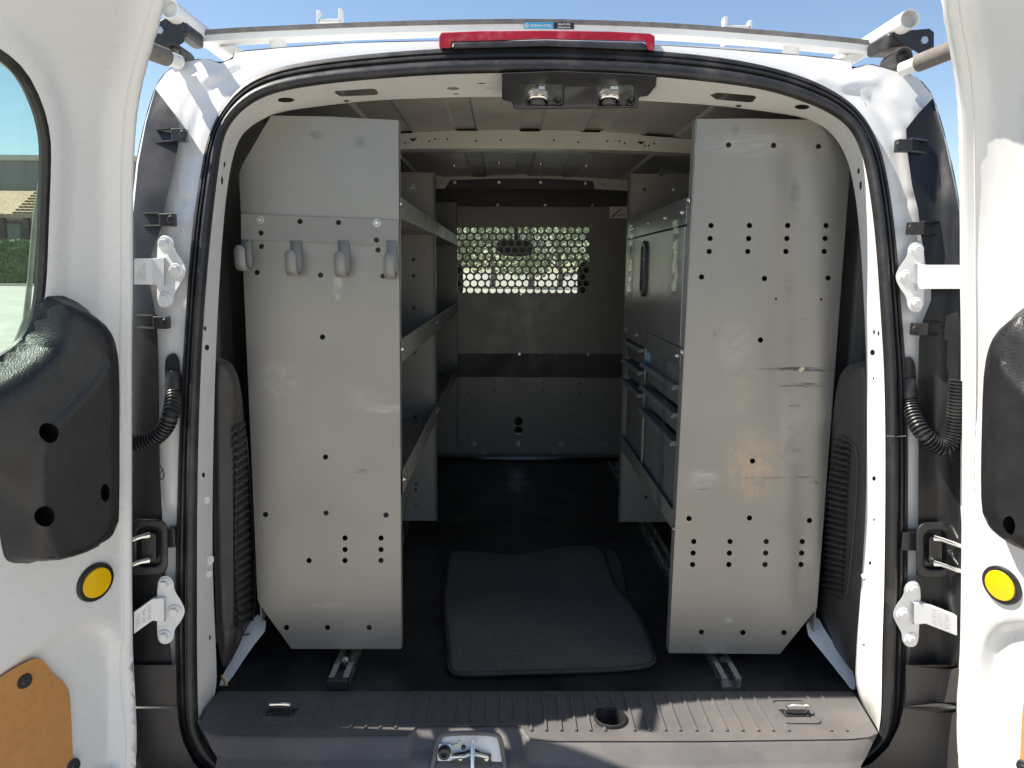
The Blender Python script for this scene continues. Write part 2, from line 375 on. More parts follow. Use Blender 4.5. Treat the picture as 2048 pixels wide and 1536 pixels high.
RIDGES_ = [([(420, 150), (372, 178), (350, 215), (345, 262)], 9, -.008), ([(480, 140), (440, 160), (405, 205), (385, 270), (370, 380), (352, 470)], 6, .007), ([(400, 150), (440, 150)], 7, -.006),
          ([(1640, 150), (1690, 172), (1712, 160), (1750, 160)], 8, -.008), ([(1700, 180), (1755, 215), (1790, 265)], 7, .007), ([(1790, 190), (1822, 215), (1835, 245)], 9, -.009), ([(1740, 195), (1790, 290), (1806, 400), (1822, 470)], 7, .006),
          ([(345, 380), (362, 400), (380, 400)], 8, .006), ([(1800, 395), (1830, 400)], 8, .006), ([(335, 650), (340, 1000)], 9, -.005), ([(1828, 640), (1830, 1000)], 9, -.005)]
RIDGES = [(l, s * 1.3, k * .55) for l, s, k in RIDGES_]
def body_off(px, py):
    d = 0 if inside(OUT, px, py) else dist(OUT, px, py)
    o = min(.02, 1.2e-6 * d * d)
    for ln, sg, am in RIDGES:
        e = dist(ln, px, py, False)
        if e < sg * 3: o += am * math.exp(-(e / sg) ** 2)
    return o
b = MB(); b.plate(SIL, [MID], lambda x, y, t: at_lean(x, y, body_off(x, y) + t), 0, grid=9)
b.build('rear_frame', WHITE, VAN, smooth=50)
# painted jamb running inward from the seal, with its stamped holes
FI = smooth_poly([i + f for o, i, f in OIF if f], 2, False)
def jamb_depth(y): return table([(150, .125), (230, .115), (300, .10), (420, .088), (700, .085), (1500, .085)], y)
def jamb_map(x, y, t):
    di = dist(IL, x, y, False); df = dist(FL, x, y, False); w = di / (di + df + 1e-9)
    return at_lean(x, y, .004 + w * jamb_depth(y) + t)
IL = [p[:2] for p in FI]; FL = [p[2:] for p in FI]
jh = [circ(572, 200, 17, 5, 14), circ(1604, 214, 15, 5, 14), [(668, 184), (672, 182), (745, 177), (752, 179), (757, 187), (752, 190), (684, 193), (677, 191)], [(1420, 190), (1434, 185), (1505, 191), (1513, 194), (1506, 203), (1499, 205), (1432, 199)],
      circ(693, 202, 6, 2.5), circ(1477, 212, 6, 2.5), circ(906, 177, 13, 3), circ(912, 188, 6, 1.5), circ(963, 167, 8, 1), circ(978, 176, 8, 1),
      circ(449, 329, 2, 6), circ(444, 361, 2.2, 9), circ(1717, 342, 2.5, 6), circ(1721, 371, 2.5, 9), circ(410, 657, 3, 5), circ(414, 695, 4.5, 6), circ(1748, 664, 2, 5), circ(1757, 667, 2, 5), circ(1745, 705, 5, 6), circ(1747, 757, 1.5, 3),
      circ(407, 950, 3, 5), circ(1748, 957, 3.5, 5), circ(1740, 1126, 2.5, 4), circ(420, 1275, 2, 5)]
b = MB(); b.plate(IL + FL[::-1], [h for h in jh], jamb_map, 0, grid=11)
JO = b.build('jamb', JAMB, VAN, smooth=50)
def jamb_plug(px, py, r, m, name, h=.004):
    p = jamb_map(px, py, 0); inw = V((XC - p.x, -.35, 0)).normalized(); q = MB(); q.cyl(p - inw * .002, p + inw * h, r, r * .85, 14); return q.build(name, m, JO, bevel=.001)
for px, py, r in ((412, 1000, .008), (418, 1120, .011), (416, 1148, .008), (1729, 1152, .006), (1727, 1278, .011), (1748, 1030, .008)): jamb_plug(px, py, r, JAMB, 'body_plug')
# the dark cavity the jamb's holes look into
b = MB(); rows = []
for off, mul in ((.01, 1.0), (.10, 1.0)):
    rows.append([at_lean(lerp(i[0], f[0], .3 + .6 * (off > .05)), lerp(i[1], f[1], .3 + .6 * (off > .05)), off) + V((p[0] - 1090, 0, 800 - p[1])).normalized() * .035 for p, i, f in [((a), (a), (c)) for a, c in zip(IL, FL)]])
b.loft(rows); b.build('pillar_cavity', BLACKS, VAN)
# door seal
prof = []
for k in range(9):
    a = math.pi * k / 8; prof.append((.010 - .010 * math.cos(a), .004 + .013 * math.sin(a)))
prof += [(.0205, .003), (.022, .008), (.024, .0105), (.027, .0105), (.0285, .008), (.029, .005), (.0305, .005), (.032, .009), (.036, .0085), (.039, .006), (.0405, 0), (.0405, -.006)]
path = [at_lean(p[0], p[1], -.002) for p in INN]
b = MB(); rows = []
n = len(path)
for i in range(n):
    o = at_lean(OUT[i][0], OUT[i][1], -.002); w = o - path[i]; d = (path[(i + 1) % n] - path[i - 1]).normalized(); y = V((0, -1, 0)); y = (y - d * y.dot(d)).normalized()
    rows.append([path[i] + w * (a / .0405) + y * h for a, h in prof])
rows.append(rows[0]); b.loft(rows); b.build('door_seal', RUBBER, VAN, smooth=40)

# outer shell: the rear outline carried forward
sil = [at_lean(x, y, body_off(x, y)) for x, y in smooth_poly(SIL, 1)]
top = sorted([p for p in sil if p.z > .5 and (p.z > 1.2 or abs(p.x - XC) > .4)], key=lambda p: math.atan2(p.x - XC, p.z - 1.2))
def section(Y, sx, sz):
    return [V((XC + (p.x - XC) * sx, Y + (p.y if Y < .01 else 0), 1.2 + (p.z - 1.2) * (sz if p.z > 1.2 else 1))) for p in top]
b = MB(); b.loft([section(0, 1.002, 1.002), [V((XC + (p.x - XC) * 1.012, p.y + .09, 1.2 + (p.z - 1.2) * (1.006 if p.z > 1.2 else 1))) for p in top], section(.6, 1.07, 1.02), section(2.15, 1.09, 1.03)]); b.build('outer_skin', WHITE, VAN, smooth=40)
b = MB()
for sgn in (-1, 1): b.bb((XC + sgn * .90, 2.15, .32), (XC + sgn * .84, 3.95, 1.12))
for sgn in (-1, 1): b.prism([(XC + sgn * .90, 2.15, 1.12), (XC + sgn * .90, 2.35, 1.12), (XC + sgn * .80, 2.35, 1.82), (XC + sgn * .80, 2.15, 1.82)], (-sgn * .05, 0, 0)); b.cyl((XC + sgn * .84, 3.75, 1.14), (XC + sgn * .72, 3.0, 1.80), .035)
b.bb((XC - .82, 2.15, 1.80), (XC + .82, 3.05, 1.86)); b.bb((XC - .86, 3.95, .32), (XC + .86, 4.3, .82))
b.prism([(XC - .86, 3.7, 1.12), (XC - .86, 4.3, .98), (XC - .86, 4.3, .8), (XC - .86, 3.7, .8)], (1.72, 0, 0)); b.build('cab_shell', WHITE, VAN, bevel=.02, smooth=40)
b = MB(); b.prism([(XC - .80, 3.74, 1.13), (XC + .80, 3.74, 1.13), (XC + .70, 3.02, 1.81), (XC - .70, 3.02, 1.81)], (0, .004, .004)); b.build('windscreen', WIND, VAN)
for sgn in (-1, 1):
    b = MB(); b.prism([(XC + sgn * .88, 2.35, 1.12), (XC + sgn * .86, 3.72, 1.12), (XC + sgn * .73, 3.0, 1.80), (XC + sgn * .79, 2.35, 1.80)], (-sgn * .004, 0, 0)); b.build('cab_window', WIND, VAN)
b = MB(); b.prism([(XC - .8, 3.2, .95), (XC - .8, 3.75, 1.12), (XC - .8, 3.75, .6), (XC - .8, 3.3, .6)], (1.6, 0, 0)); b.build('dashboard', BLACKS, VAN, bevel=.02)
b = MB(); b.bb((XC - .88, .0, .42), (XC + .88, 4.2, .47)); b.build('underbody', BLACKS, VAN)
b = MB(); b.plate(smooth_poly([(992, 484), (1010, 479), (1058, 481), (1068, 490), (1064, 506), (1050, 514), (1008, 512), (994, 502)], 2), [], lambda x, y, t: at(x, y, Y=2.98 + t), .04); b.cyl(at(1032, 482, Y=3.02), (at(1032, 440, Y=3.06)), .012); b.build('mirror', BLACKS, VAN)
for sx in (-1, 1):
    for Y in (1.0, 3.55):
        w = MB(); w.cyl((XC + sx * .66, Y, .32), (XC + sx * .88, Y, .32), .32, n=32); w.cyl((XC + sx * .86, Y, .32), (XC + sx * .885, Y, .32), .2, n=24); w.build('wheel', TYRE, VAN, bevel=.02)

# cab seats
for px in (872, 1205):
    s = thing('cab_seat', tuple(V((at(px, 600, Y=2.5).x, 2.55, .55))), 'black cloth %s seat with headrest beyond the partition' % ('left front' if px < 1000 else 'right front'), 'seat', 'front seats of the van')
    X = ORG[s.name].x
    q = MB(); q.bb((X - .25, 2.3, .62), (X + .25, 2.85, .82)); q.build('seat_cushion', SEATM, s, bevel=.05, seg=3)
    q = MB(); q.box((X, 2.36, 1.05), (.48, .14, .62), M.Rotation(R(8), 3, 'X')); q.build('backrest', SEATM, s, bevel=.06, seg=3)
    q = MB(); q.box((X, 2.3, 1.42), (.3, .1, .2)); q.build('headrest', SEATM, s, bevel=.05, seg=3)

# roof underside with its pressed channels, two cross bows
def roof_z(x):
    z = 1.842 - .10 * (x - XC) ** 2
    for a, c in ((-.138, -.089), (.037, .083), (.208, .256), (-.34, -.262), (.374, .45)):
        z += .007 * sstep(a - .006, a, x) * (1 - sstep(c, c + .006, x))
    return z
xs = [XC - .74 + 1.48 * k / 240 for k in range(241)]
b = MB(); b.loft([[V((x, Y, roof_z(x) - dz)) for x in xs] for Y, dz in ((.255, .0), (.33, 0), (.5, 0), (1.4, 0), (2.1, 0), (2.6, .02), (3.0, .03))])
RO = b.build('roof_lining', LINING, VAN, smooth=30)
zs = lambda lst: [(760 + x / 3.103, 200 + y / 3.103) for x, y in lst]
bow = [(760, 269), (826, 266), (834, 258), (905, 257), (914, 262), (955, 262), (962, 258), (1034, 257), (1042, 263), (1078, 263), (1084, 259), (1154, 259), (1162, 264), (1198, 265), (1204, 261), (1272, 264), (1284, 271), (1392, 279), (1400, 308), (1300, 302), (1150, 298), (1000, 297), (860, 297), (760, 299)]
bh = [circ(x, y, 2.1, n=10) for x, y in zs([(123, 253), (155, 265), (307, 256), (341, 242), (418, 243), (596, 254), (750, 247), (1078, 250), (1231, 262), (1409, 255), (1486, 255), (1519, 269), (1643, 283), (1668, 283), (1701, 270)])] + [circ(x, y, 1.2, n=8) for x, y in zs([(181, 266), (366, 243), (1461, 255)])]
for x, y in zs([(205, 246), (1620, 264)]): bh.append([(x - 7, y - 2.5), (x + 7, y - 2.5), (x + 7, y + .5), (x + 3, y + .5), (x + 3, y + 3.5), (x - 3, y + 3.5), (x - 3, y + .5), (x - 7, y + .5)])
b = MB(); b.plate(bow, bh, lambda x, y, t: at(x, y, Y=.75 + t), .0016); BW = b.build('roof_bow', ROOFIN, VAN)
lo = [at(x, y, Y=.751) for x, y in bow[18:]][::-1]
b = MB(); b.loft([lo, [p + V((0, .07, .002)) for p in lo], [p + V((0, .08, .03)) for p in lo]]); b.build('bow_flange', ROOFIN, BW)
b = MB(); b.box(at(1080, 280, Y=.8) + V((0, .02, 0)), (1.0, .02, .06)); b.build('bow_back', BLACKS, BW)
bow2 = [(855, 352), (940, 350), (948, 354), (970, 354), (976, 349), (1050, 348), (1058, 352), (1086, 352), (1092, 349), (1120, 350), (1126, 354), (1146, 354), (1152, 351), (1200, 356), (1262, 360), (1262, 382), (1190, 378), (1186, 362), (1090, 357), (1000, 357), (900, 360), (890, 377), (855, 378)]
b = MB(); b.plate(bow2, [circ(872, 365, 2), circ(881, 365, 1.3), circ(1206, 368, 2)], lambda x, y, t: at(x, y, Y=1.72 + t), .0016); BW2 = b.build('roof_bow', ROOFIN, VAN)
b = MB(); b.plate([(886, 356), (1195, 358), (1195, 379), (886, 377)], [], lambda x, y, t: at(x, y, Y=1.73 + t), .002); b.build('bow_web', TRIM, BW2)
for px, py in ((910, 365), (998, 365), (1081, 365), (1170, 367)):
    q = MB(); p = at(px, py, Y=1.73); q.cyl(p + V((0, -.006, 0)), p, .006, .008, 10); q.build('bolt', ZINC, BW2)
for px, py in ((908, 333), (998, 331), (1081, 333), (1172, 335)):
    p = at(px, py, Z=1.83); p.z = roof_z(p.x); q = MB(); q.cyl(p + V((0, 0, -.006)), p, .006, .008, 10); q.build('bolt', ZINC, RO)
# inner side walls, wheel arches, floor
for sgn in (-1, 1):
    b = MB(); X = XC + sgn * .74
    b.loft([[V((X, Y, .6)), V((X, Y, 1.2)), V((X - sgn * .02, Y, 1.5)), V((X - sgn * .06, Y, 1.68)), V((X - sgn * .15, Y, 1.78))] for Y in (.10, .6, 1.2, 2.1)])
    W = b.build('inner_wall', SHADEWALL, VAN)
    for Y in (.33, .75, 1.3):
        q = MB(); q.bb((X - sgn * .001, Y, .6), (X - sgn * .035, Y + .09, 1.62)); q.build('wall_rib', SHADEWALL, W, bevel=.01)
b = MB(); b.bb((XC - .8, .095, .55), (XC + .8, 2.2, .60)); FL_ = b.build('cargo_floor', FLOORM, VAN)
for a, c in (((405, 1500), (480, 1318)), ((664, 1380), (672, 1363)), ((1486, 1376), (1472, 1358)), ((1620, 1368), (1575, 1308)), ((560, 1340), (575, 1310))):
    p, q_ = at(*a, Z=.601), at(*c, Z=.601); p.y = max(p.y, .11); q = MB(); q.tube([p, q_], .0022, 6); q.build('floor_seam', FLOORM, FL_)
# white wheel-arch skirts showing beside the shelf feet
for pts in ([(436, 1380), (447, 1345), (470, 1310), (508, 1222), (540, 1250), (500, 1300), (456, 1368)], [(1606, 1258), (1632, 1226), (1655, 1270), (1698, 1330), (1708, 1346), (1712, 1378), (1702, 1379), (1690, 1362), (1650, 1312)]):
    def sk(x, y, t, left=pts[0][0] < 1000):
        Y = table([(1220, .27), (1385, .115)], y); return at(x, y, Y=Y + t)
    b = MB(); b.plate(smooth_poly(pts, 1), [], sk, .01, grid=20); b.build('wheel_arch_skirt', JAMB, VAN)
# moulded side trims with louvres
def trim_l(x, y, t): return at(x, y, Y=table([(420, .10), (470, .13), (515, .30)], x) + t)
def trim_r(x, y, t): return at(x, y, Y=table([(1628, .30), (1690, .15), (1745, .10)], x) + t)
TL = smooth_poly([(424, 722), (440, 716), (458, 722), (474, 742), (486, 800), (500, 1000), (516, 1205), (512, 1225), (470, 1300), (458, 1332), (440, 1334), (430, 1200), (424, 900)], 1)
TR = smooth_poly([(1748, 722), (1706, 726), (1686, 738), (1674, 768), (1662, 860), (1645, 1050), (1628, 1222), (1640, 1250), (1690, 1325), (1706, 1345), (1722, 1330), (1740, 1200), (1746, 900)], 1)
for P, fm, lv in ((TL, trim_l, (456, 501, 850, 1262, .5)), (TR, trim_r, (1652, 1716, 880, 1196, .35))):
    def rel(x, y, t, P=P, fm=fm): return fm(x, y, t - .012 * sstep(0, 16, dist(P, x, y)))
    b = MB(); b.plate(P, [], rel, .006, grid=12, extra=rings(P, (3, 6, 9, 12, 15.5), 12), ok=lambda x, y: dist(P, x, y) > 19); T = b.build('side_trim', TRIM, VAN, smooth=50)
    fr = smooth_poly([(lv[0] + 20 * (fm is trim_l) - 4, lv[2] - 6), (lv[1] - 6, lv[2] + 2), (lv[1] + 4 + (12 if fm is trim_l else -28), lv[3] + 2), (lv[0] + 16, lv[3] + 12)] if fm is trim_l else [(lv[0] + 20, lv[2] - 12), (lv[1] - 20, lv[2] - 2), (lv[1] + 4, lv[2] + 22), (lv[1] - 18, lv[3] - 6), (lv[1] - 34, lv[3] + 8), (lv[0] - 22, lv[3] - 34)], 2)
    q = MB(); q.tube([fm(x, y, -.014) for x, y in fr], .002, 6, closed=True); q.build('louvre_frame', TRIM, T)
    N = 26
    for k in range(N):
        y = lerp(lv[2] + 12, lv[3] - 10, k / (N - 1)); s = (y - lv[2]) / (lv[3] - lv[2])
        if fm is trim_l: x0, x1, dy = lerp(461, 472, s), lerp(486, 503, s), 14
        else: x0, x1, dy = lerp(1672, 1640, s), lerp(1704, 1686, s), 8
        row = []
        for j in range(6):
            s_ = j / 5; yy = y - dy * s_ if fm is trim_l else y - dy * (1 - s_)
            row.append(rel(lerp(x0, x1, s_), yy, -.002) + V((.0015 if fm is trim_l else -.0015, 0, 0)))
        q = MB(); q.loft([[p + V((0, .002, .0052)) for p in row], [p + V((.0065 if fm is trim_l else -.0065, -.004, .0012)) for p in row], [p + V((.0068 if fm is trim_l else -.0068, -.004, -.0006)) for p in row], [p + V((0, .002, -.0034)) for p in row]]); q.build('louvre_slat', TRIM, T)

# sill plate
ZS = .606
edge = [(398, 1443), (402, 1458), (420, 1466), (440, 1470), (600, 1472), (812, 1470), (822, 1466), (830, 1455), (845, 1452), (1030, 1452), (1042, 1455), (1050, 1466), (1060, 1478), (1100, 1482), (1400, 1482), (1700, 1478), (1738, 1474), (1756, 1466)]
sh = [circ(1220, 1438, 30, 20, 24)]
b = MB(); b.plate([(1706, 1383), (1070, 1382), (437, 1382)] + edge, sh, lambda x, y, t: at(x, y, Z=ZS - t), .004, grid=24)
es = [at(x, y, Z=ZS - .002) for x, y in edge]
def erow(dy, dz):
    k = 1.0 * min(1.0, -dy / .05)
    return [V((p.x - (p.x - XC) / abs(p.x - XC) * .055 * k * sstep(.42, .64, abs(p.x - XC)), p.y + dy, p.z + dz)) for p in es]
b.loft([erow(0, 0), erow(-.004, -.0015), erow(-.010, -.005), erow(-.030, -.025), erow(-.036, -.029), erow(-.052, -.032), erow(-.07, -.05), erow(-.08, -.14)])
SP = b.build('sill_plate', SILL, VAN, smooth=50)
ribx = [505, 617, 644, 671, 698, 725, 752, 779, 808, 839, 866, 893, 920, 947, 976, 1003, 1030, 1059, 1086, 1114, 1141, 1168, 1195, 1222, 1249, 1277, 1306, 1333, 1363, 1390, 1419, 1448, 1477, 1504, 1533, 1611, 1640, 533]
for px in ribx:
    p = at(px, 1389, Z=ZS); y1 = 1444 if 830 < px < 1040 else (1462 if px > 1040 else 1457)
    q_ = at(px, y1, Z=ZS); spans = [(p.y, q_.y)]
    if px in (1195, 1222): spans = [(p.y, at(px, 1409, Z=ZS).y)] + ([(at(px, 1452, Z=ZS).y, q_.y)] if px == 1195 else [])
    for ya, yb in spans:
        q = MB(); q.prism([(p.x - .0035, ya, ZS - .001), (p.x - .0018, ya - .002, ZS + .0035), (p.x + .0018, ya - .002, ZS + .0035), (p.x + .0035, ya, ZS - .001)], (0, yb - ya, 0)); q.build('rib', SILL, SP)
p = at(1220, 1438, Z=ZS)
q = MB(); rows = []
for rr, dz in ((1.14, .001), (1.12, .006), (1.02, .007), (.96, 0), (.9, -.05)):
    rows.append([p + V((.0285 * rr * math.cos(a), .0285 * 1.05 * rr * math.sin(a), dz)) for a in [2 * math.pi * k / 28 for k in range(29)]])
q.loft(rows); q.build('cup_ring', BLACKS, SP); q = MB(); q.cyl(p - V((0, 0, .05)), p - V((0, 0, .048)), .03, n=20); q.build('cup_bottom', BLACKS, SP)
for px, py, fx in ((562, 1424, 0), (1592, 1426, 1)):          # lashing eyes in their recesses
    p = at(px, py, Z=ZS + .001)
    q = MB(); o = rrect(-.038, -.036, .038, .046, .012, 4); i = rrect(-.034, -.032, .034, .042, .01, 4)
    q.plate([(p.x + a, p.y + c) for a, c in o], [[(p.x + a, p.y + c) for a, c in i]], lambda x, y, t: V((x, y, ZS + .003 - t)), .003); q.build('lashing_frame', SILL, SP)
    q = MB(); q.prism([(p.x - .03, p.y + .012, ZS + .0005), (p.x + .03, p.y + .012, ZS + .0005), (p.x + .026, p.y - .012, ZS + .0005), (p.x - .026, p.y - .012, ZS + .0005)], (0, 0, .0012)); q.build('lashing_pocket', BLACKS, SP)
    q = MB(); w = .021; pts = smooth_poly([(-w, 0, -.003), (-w, -.004, .014), (-w + .002, -.005, .02), (w - .002, -.005, .02), (w, -.004, .014), (w, 0, -.003)], 2, False)
    q.tube([p + V(t) for t in pts], .0033, 8); q.build('lashing_eye', CHROME, SP)
# latch bay in the middle of the sill
lp = lambda x, y, t=0: at(x, y, Y=table([(1452, -.048), (1536, -.075), (1640, -.1)], y) + t)
b = MB(); b.plate(smooth_poly([(866, 1590), (880, 1480), (890, 1470), (990, 1470), (1000, 1480), (1008, 1590)], 1), [circ(945, 1482, 4, 5)], lambda x, y, t: lp(x, y, t), .01); LP = b.build('latch_plate', JAMB, VAN)
q = MB(); q.tube([lp(x, y, -.004) for x, y in smooth_poly([(858, 1560), (868, 1520), (876, 1480), (888, 1466), (992, 1466), (1002, 1480), (1008, 1520), (1014, 1560)], 2, False)], .0045, 8); q.build('latch_rim', SILL, LP)
q = MB(); q.plate(rrect(875, 1488, 903, 1522, 5), [], lambda x, y, t: lp(x, y, t - .006), .005); q.build('stop_bracket', ZINC, LP, bevel=.001)
q = MB(); c = lp(889, 1503, -.006); q.cyl(c, c + V((0, -.010, 0)), .0125, .011, 20, hollow=.005); q.cyl(c, c + V((0, -.004, .0)), .008, .006, 16); q.build('rubber_stop', BLACKS, LP)
q = MB(); q.plate([(908, 1580), (908, 1506), (930, 1503), (940, 1498), (952, 1498), (962, 1505), (982, 1508), (982, 1580)], [], lambda x, y, t: lp(x, y, t - .003), .003); q.build('latch_guard', BLACKS, LP)
q = MB(); q.tube([lp(904, 1514, -.006), lp(930, 1513, -.012), lp(944, 1507, -.014), lp(960, 1511, -.012), lp(975, 1514, -.006)], .0042, 8); q.build('latch_bar', ZINC, LP, bevel=.0)
q = MB(); q.tube([lp(945, 1484, .0), lp(945, 1484, -.018), lp(945, 1500, -.022), lp(945, 1560, -.022)], .0042, 8); q.build('latch_striker', CHROME, LP)
q = MB(); q.tube([lp(901, 1490, -.002), lp(918, 1484, -.012)], .0018, 6); q.ball(lp(918, 1484, -.012), .0035, 8, 6); q.build('loose_screw', ZINC, LP)
for px, py in ((921, 1515), (973, 1516), (927, 1494)):
    q = MB(); c = lp(px, py, -.006); q.cyl(c, c + V((0, -.004, 0)), .005, .004, 6); q.build('screw', ZINC if px != 927 else BLACKS, LP)

# latch housing on the header with two strikers
hh = lambda x, y, t=0: at(x, y, Y=table([(140, .085), (190, .165), (224, .185)], y) + t)
hol = [rrect(1052, 169, 1126, 211, 4), rrect(1194, 170, 1268, 211, 4)]
b = MB(); b.plate([(1004, 146), (1120, 142), (1314, 150), (1312, 172), (1296, 192), (1278, 194), (1276, 216), (1028, 219), (1024, 204), (1004, 200)], hol, lambda x, y, t: hh(x, y, t - .004), .03); LH = b.build('latch_housing', HEADP, VAN, bevel=.003)
for px in (1050, 1193):
    q = MB(); q.plate([(px, 166), (px + 78, 167), (px + 78, 214), (px, 213)], [], lambda x, y, t: hh(x, y, t + .004), .004); q.build('striker_plate', ZINC, LH)
    q = MB(); q.bb(hh(px + 28, 172, -.002), hh(px + 38, 186, .006)); q.build('plate_tab', ZINC, LH)
    q = MB(); q.tube([hh(x, y, t) for x, y, t in smooth_poly([(px + 8, 208, .018), (px + 8, 205, -.006), (px + 9, 196, -.012), (px + 16, 192, -.014), (px + 34, 192, -.014), (px + 42, 196, -.012), (px + 43, 205, -.006), (px + 43, 208, .018)], 1, False)], .0048, 10); q.build('striker_loop', CHROME, LH)
    q = MB(); c = hh(px + 64, 201, .02); q.cyl(c, c + V((0, -.024, -.004)), .0115, .0095, 16); q.cyl(c + V((0, -.024, -.004)), c + V((0, -.04, -.006)), .0075, .003, 16); q.build('buffer', BLACKS, LH)

# high brake light
BL = [(878, 70), (884, 65), (960, 62), (1090, 61), (1220, 63), (1300, 67), (1310, 72), (1309, 101), (1296, 101), (1290, 84), (1090, 79), (905, 84), (902, 97), (878, 96)]
b = MB(); b.plate(BL, [], lambda x, y, t: at_lean(x, y, -.018 + t), .05, grid=12); BR = b.build('brake_light', RED, VAN, bevel=.003)
b = MB(); b.plate([(902, 98), (905, 85), (1090, 80), (1288, 85), (1297, 101), (1090, 93)], [], lambda x, y, t: at_lean(x, y, -.022 + t), .03, grid=14); b.build('brake_light_gasket', RUBBER, BR, bevel=.004)

# black pillar covers beside the frame, with clip tabs
def cover_map(x, y, t): return at_lean(x, y, -.05 * sstep(1866, 1930, x) + min(.02, 1.2e-6 * (0 if inside(OUT, x, y) else dist(OUT, x, y)) ** 2) - .02 + t)
CL = [(311, 178), (332, 205), (358, 246), (356, 294), (343, 360), (330, 410), (322, 456), (312, 480), (300, 520), (300, 570), (308, 610), (314, 650), (317, 720), (318, 800), (320, 950), (325, 1040), (330, 1120), (336, 1240), (345, 1330), (252, 1335), (248, 1000), (254, 700), (266, 430), (276, 330), (292, 245)]
CR = [(1866, 196), (1838, 225), (1812, 258), (1814, 300), (1824, 370), (1836, 420), (1842, 470), (1850, 520), (1862, 570), (1862, 600), (1846, 640), (1838, 680), (1836, 760), (1837, 900), (1836, 1050), (1832, 1150), (1826, 1250), (1816, 1335), (1925, 1335), (1942, 1000), (1938, 760), (1930, 560), (1918, 420), (1892, 290)]
for P, tabs, sg in ((CL, [(360, 271), (336, 440), (324, 645)], 1), (CR, [(1806, 292), (1830, 457), (1838, 658)], -1)):
    b = MB(); b.plate(P, [], cover_map, .004, grid=16); C = b.build('pillar_cover', COVERM, VAN, smooth=50)
    for px, py in tabs:
        q = MB(); c = cover_map(px, py, -.008); q.box(c, (.026, .016, .022)); q.cyl(c + V((sg * .010, -.008, 0)), c + V((sg * .010, -.012, 0)), .008, .007, 12); q.build('clip_tab', BLACKS, C, bevel=.002)
        q = MB()
        for dz in (-.011, .011): q.prism([c + V((-sg * .012, -.006, dz)), c + V((-sg * .05, .012, dz)), c + V((-sg * .05, .02, dz)), c + V((-sg * .012, .008, dz))], (0, 0, .003))
        q.build('clip_fin', BLACKS, C)
    q = MB()
    P2 = [(250, 1330), (352, 1328), (354, 1414), (356, 1640), (250, 1640)] if sg > 0 else [(1935, 1330), (1812, 1332), (1810, 1418), (1790, 1640), (1935, 1640)]
    xa, xb = (250, 352) if sg > 0 else (1812, 1940)
    for y0, y1, of in ((1330, 1413, -.010), (1417, 1640, -.016)):
        low = [(250, 1417), (353, 1417), (357, 1450), (367, 1486), (390, 1532), (445, 1574), (445, 1640), (250, 1640)] if sg > 0 else [(1940, 1417), (1807, 1417), (1798, 1453), (1777, 1494), (1745, 1526), (1680, 1555), (1680, 1640), (1940, 1640)]
        q = MB(); q.plate([(xa, y0), (xb, y0), (xb, y1), (xa, y1)] if y0 < 1400 else low, [], lambda x, y, t: cover_map(x, y, t + of), .014, grid=11); q.build('corner_trim' if y0 < 1400 else 'bumper_corner', TRIM, VAN)
b = MB(); b.bb((XC - .86, -.13, .28), (XC + .86, .02, .50)); b.build('rear_bumper', TRIM, VAN, bevel=.02)

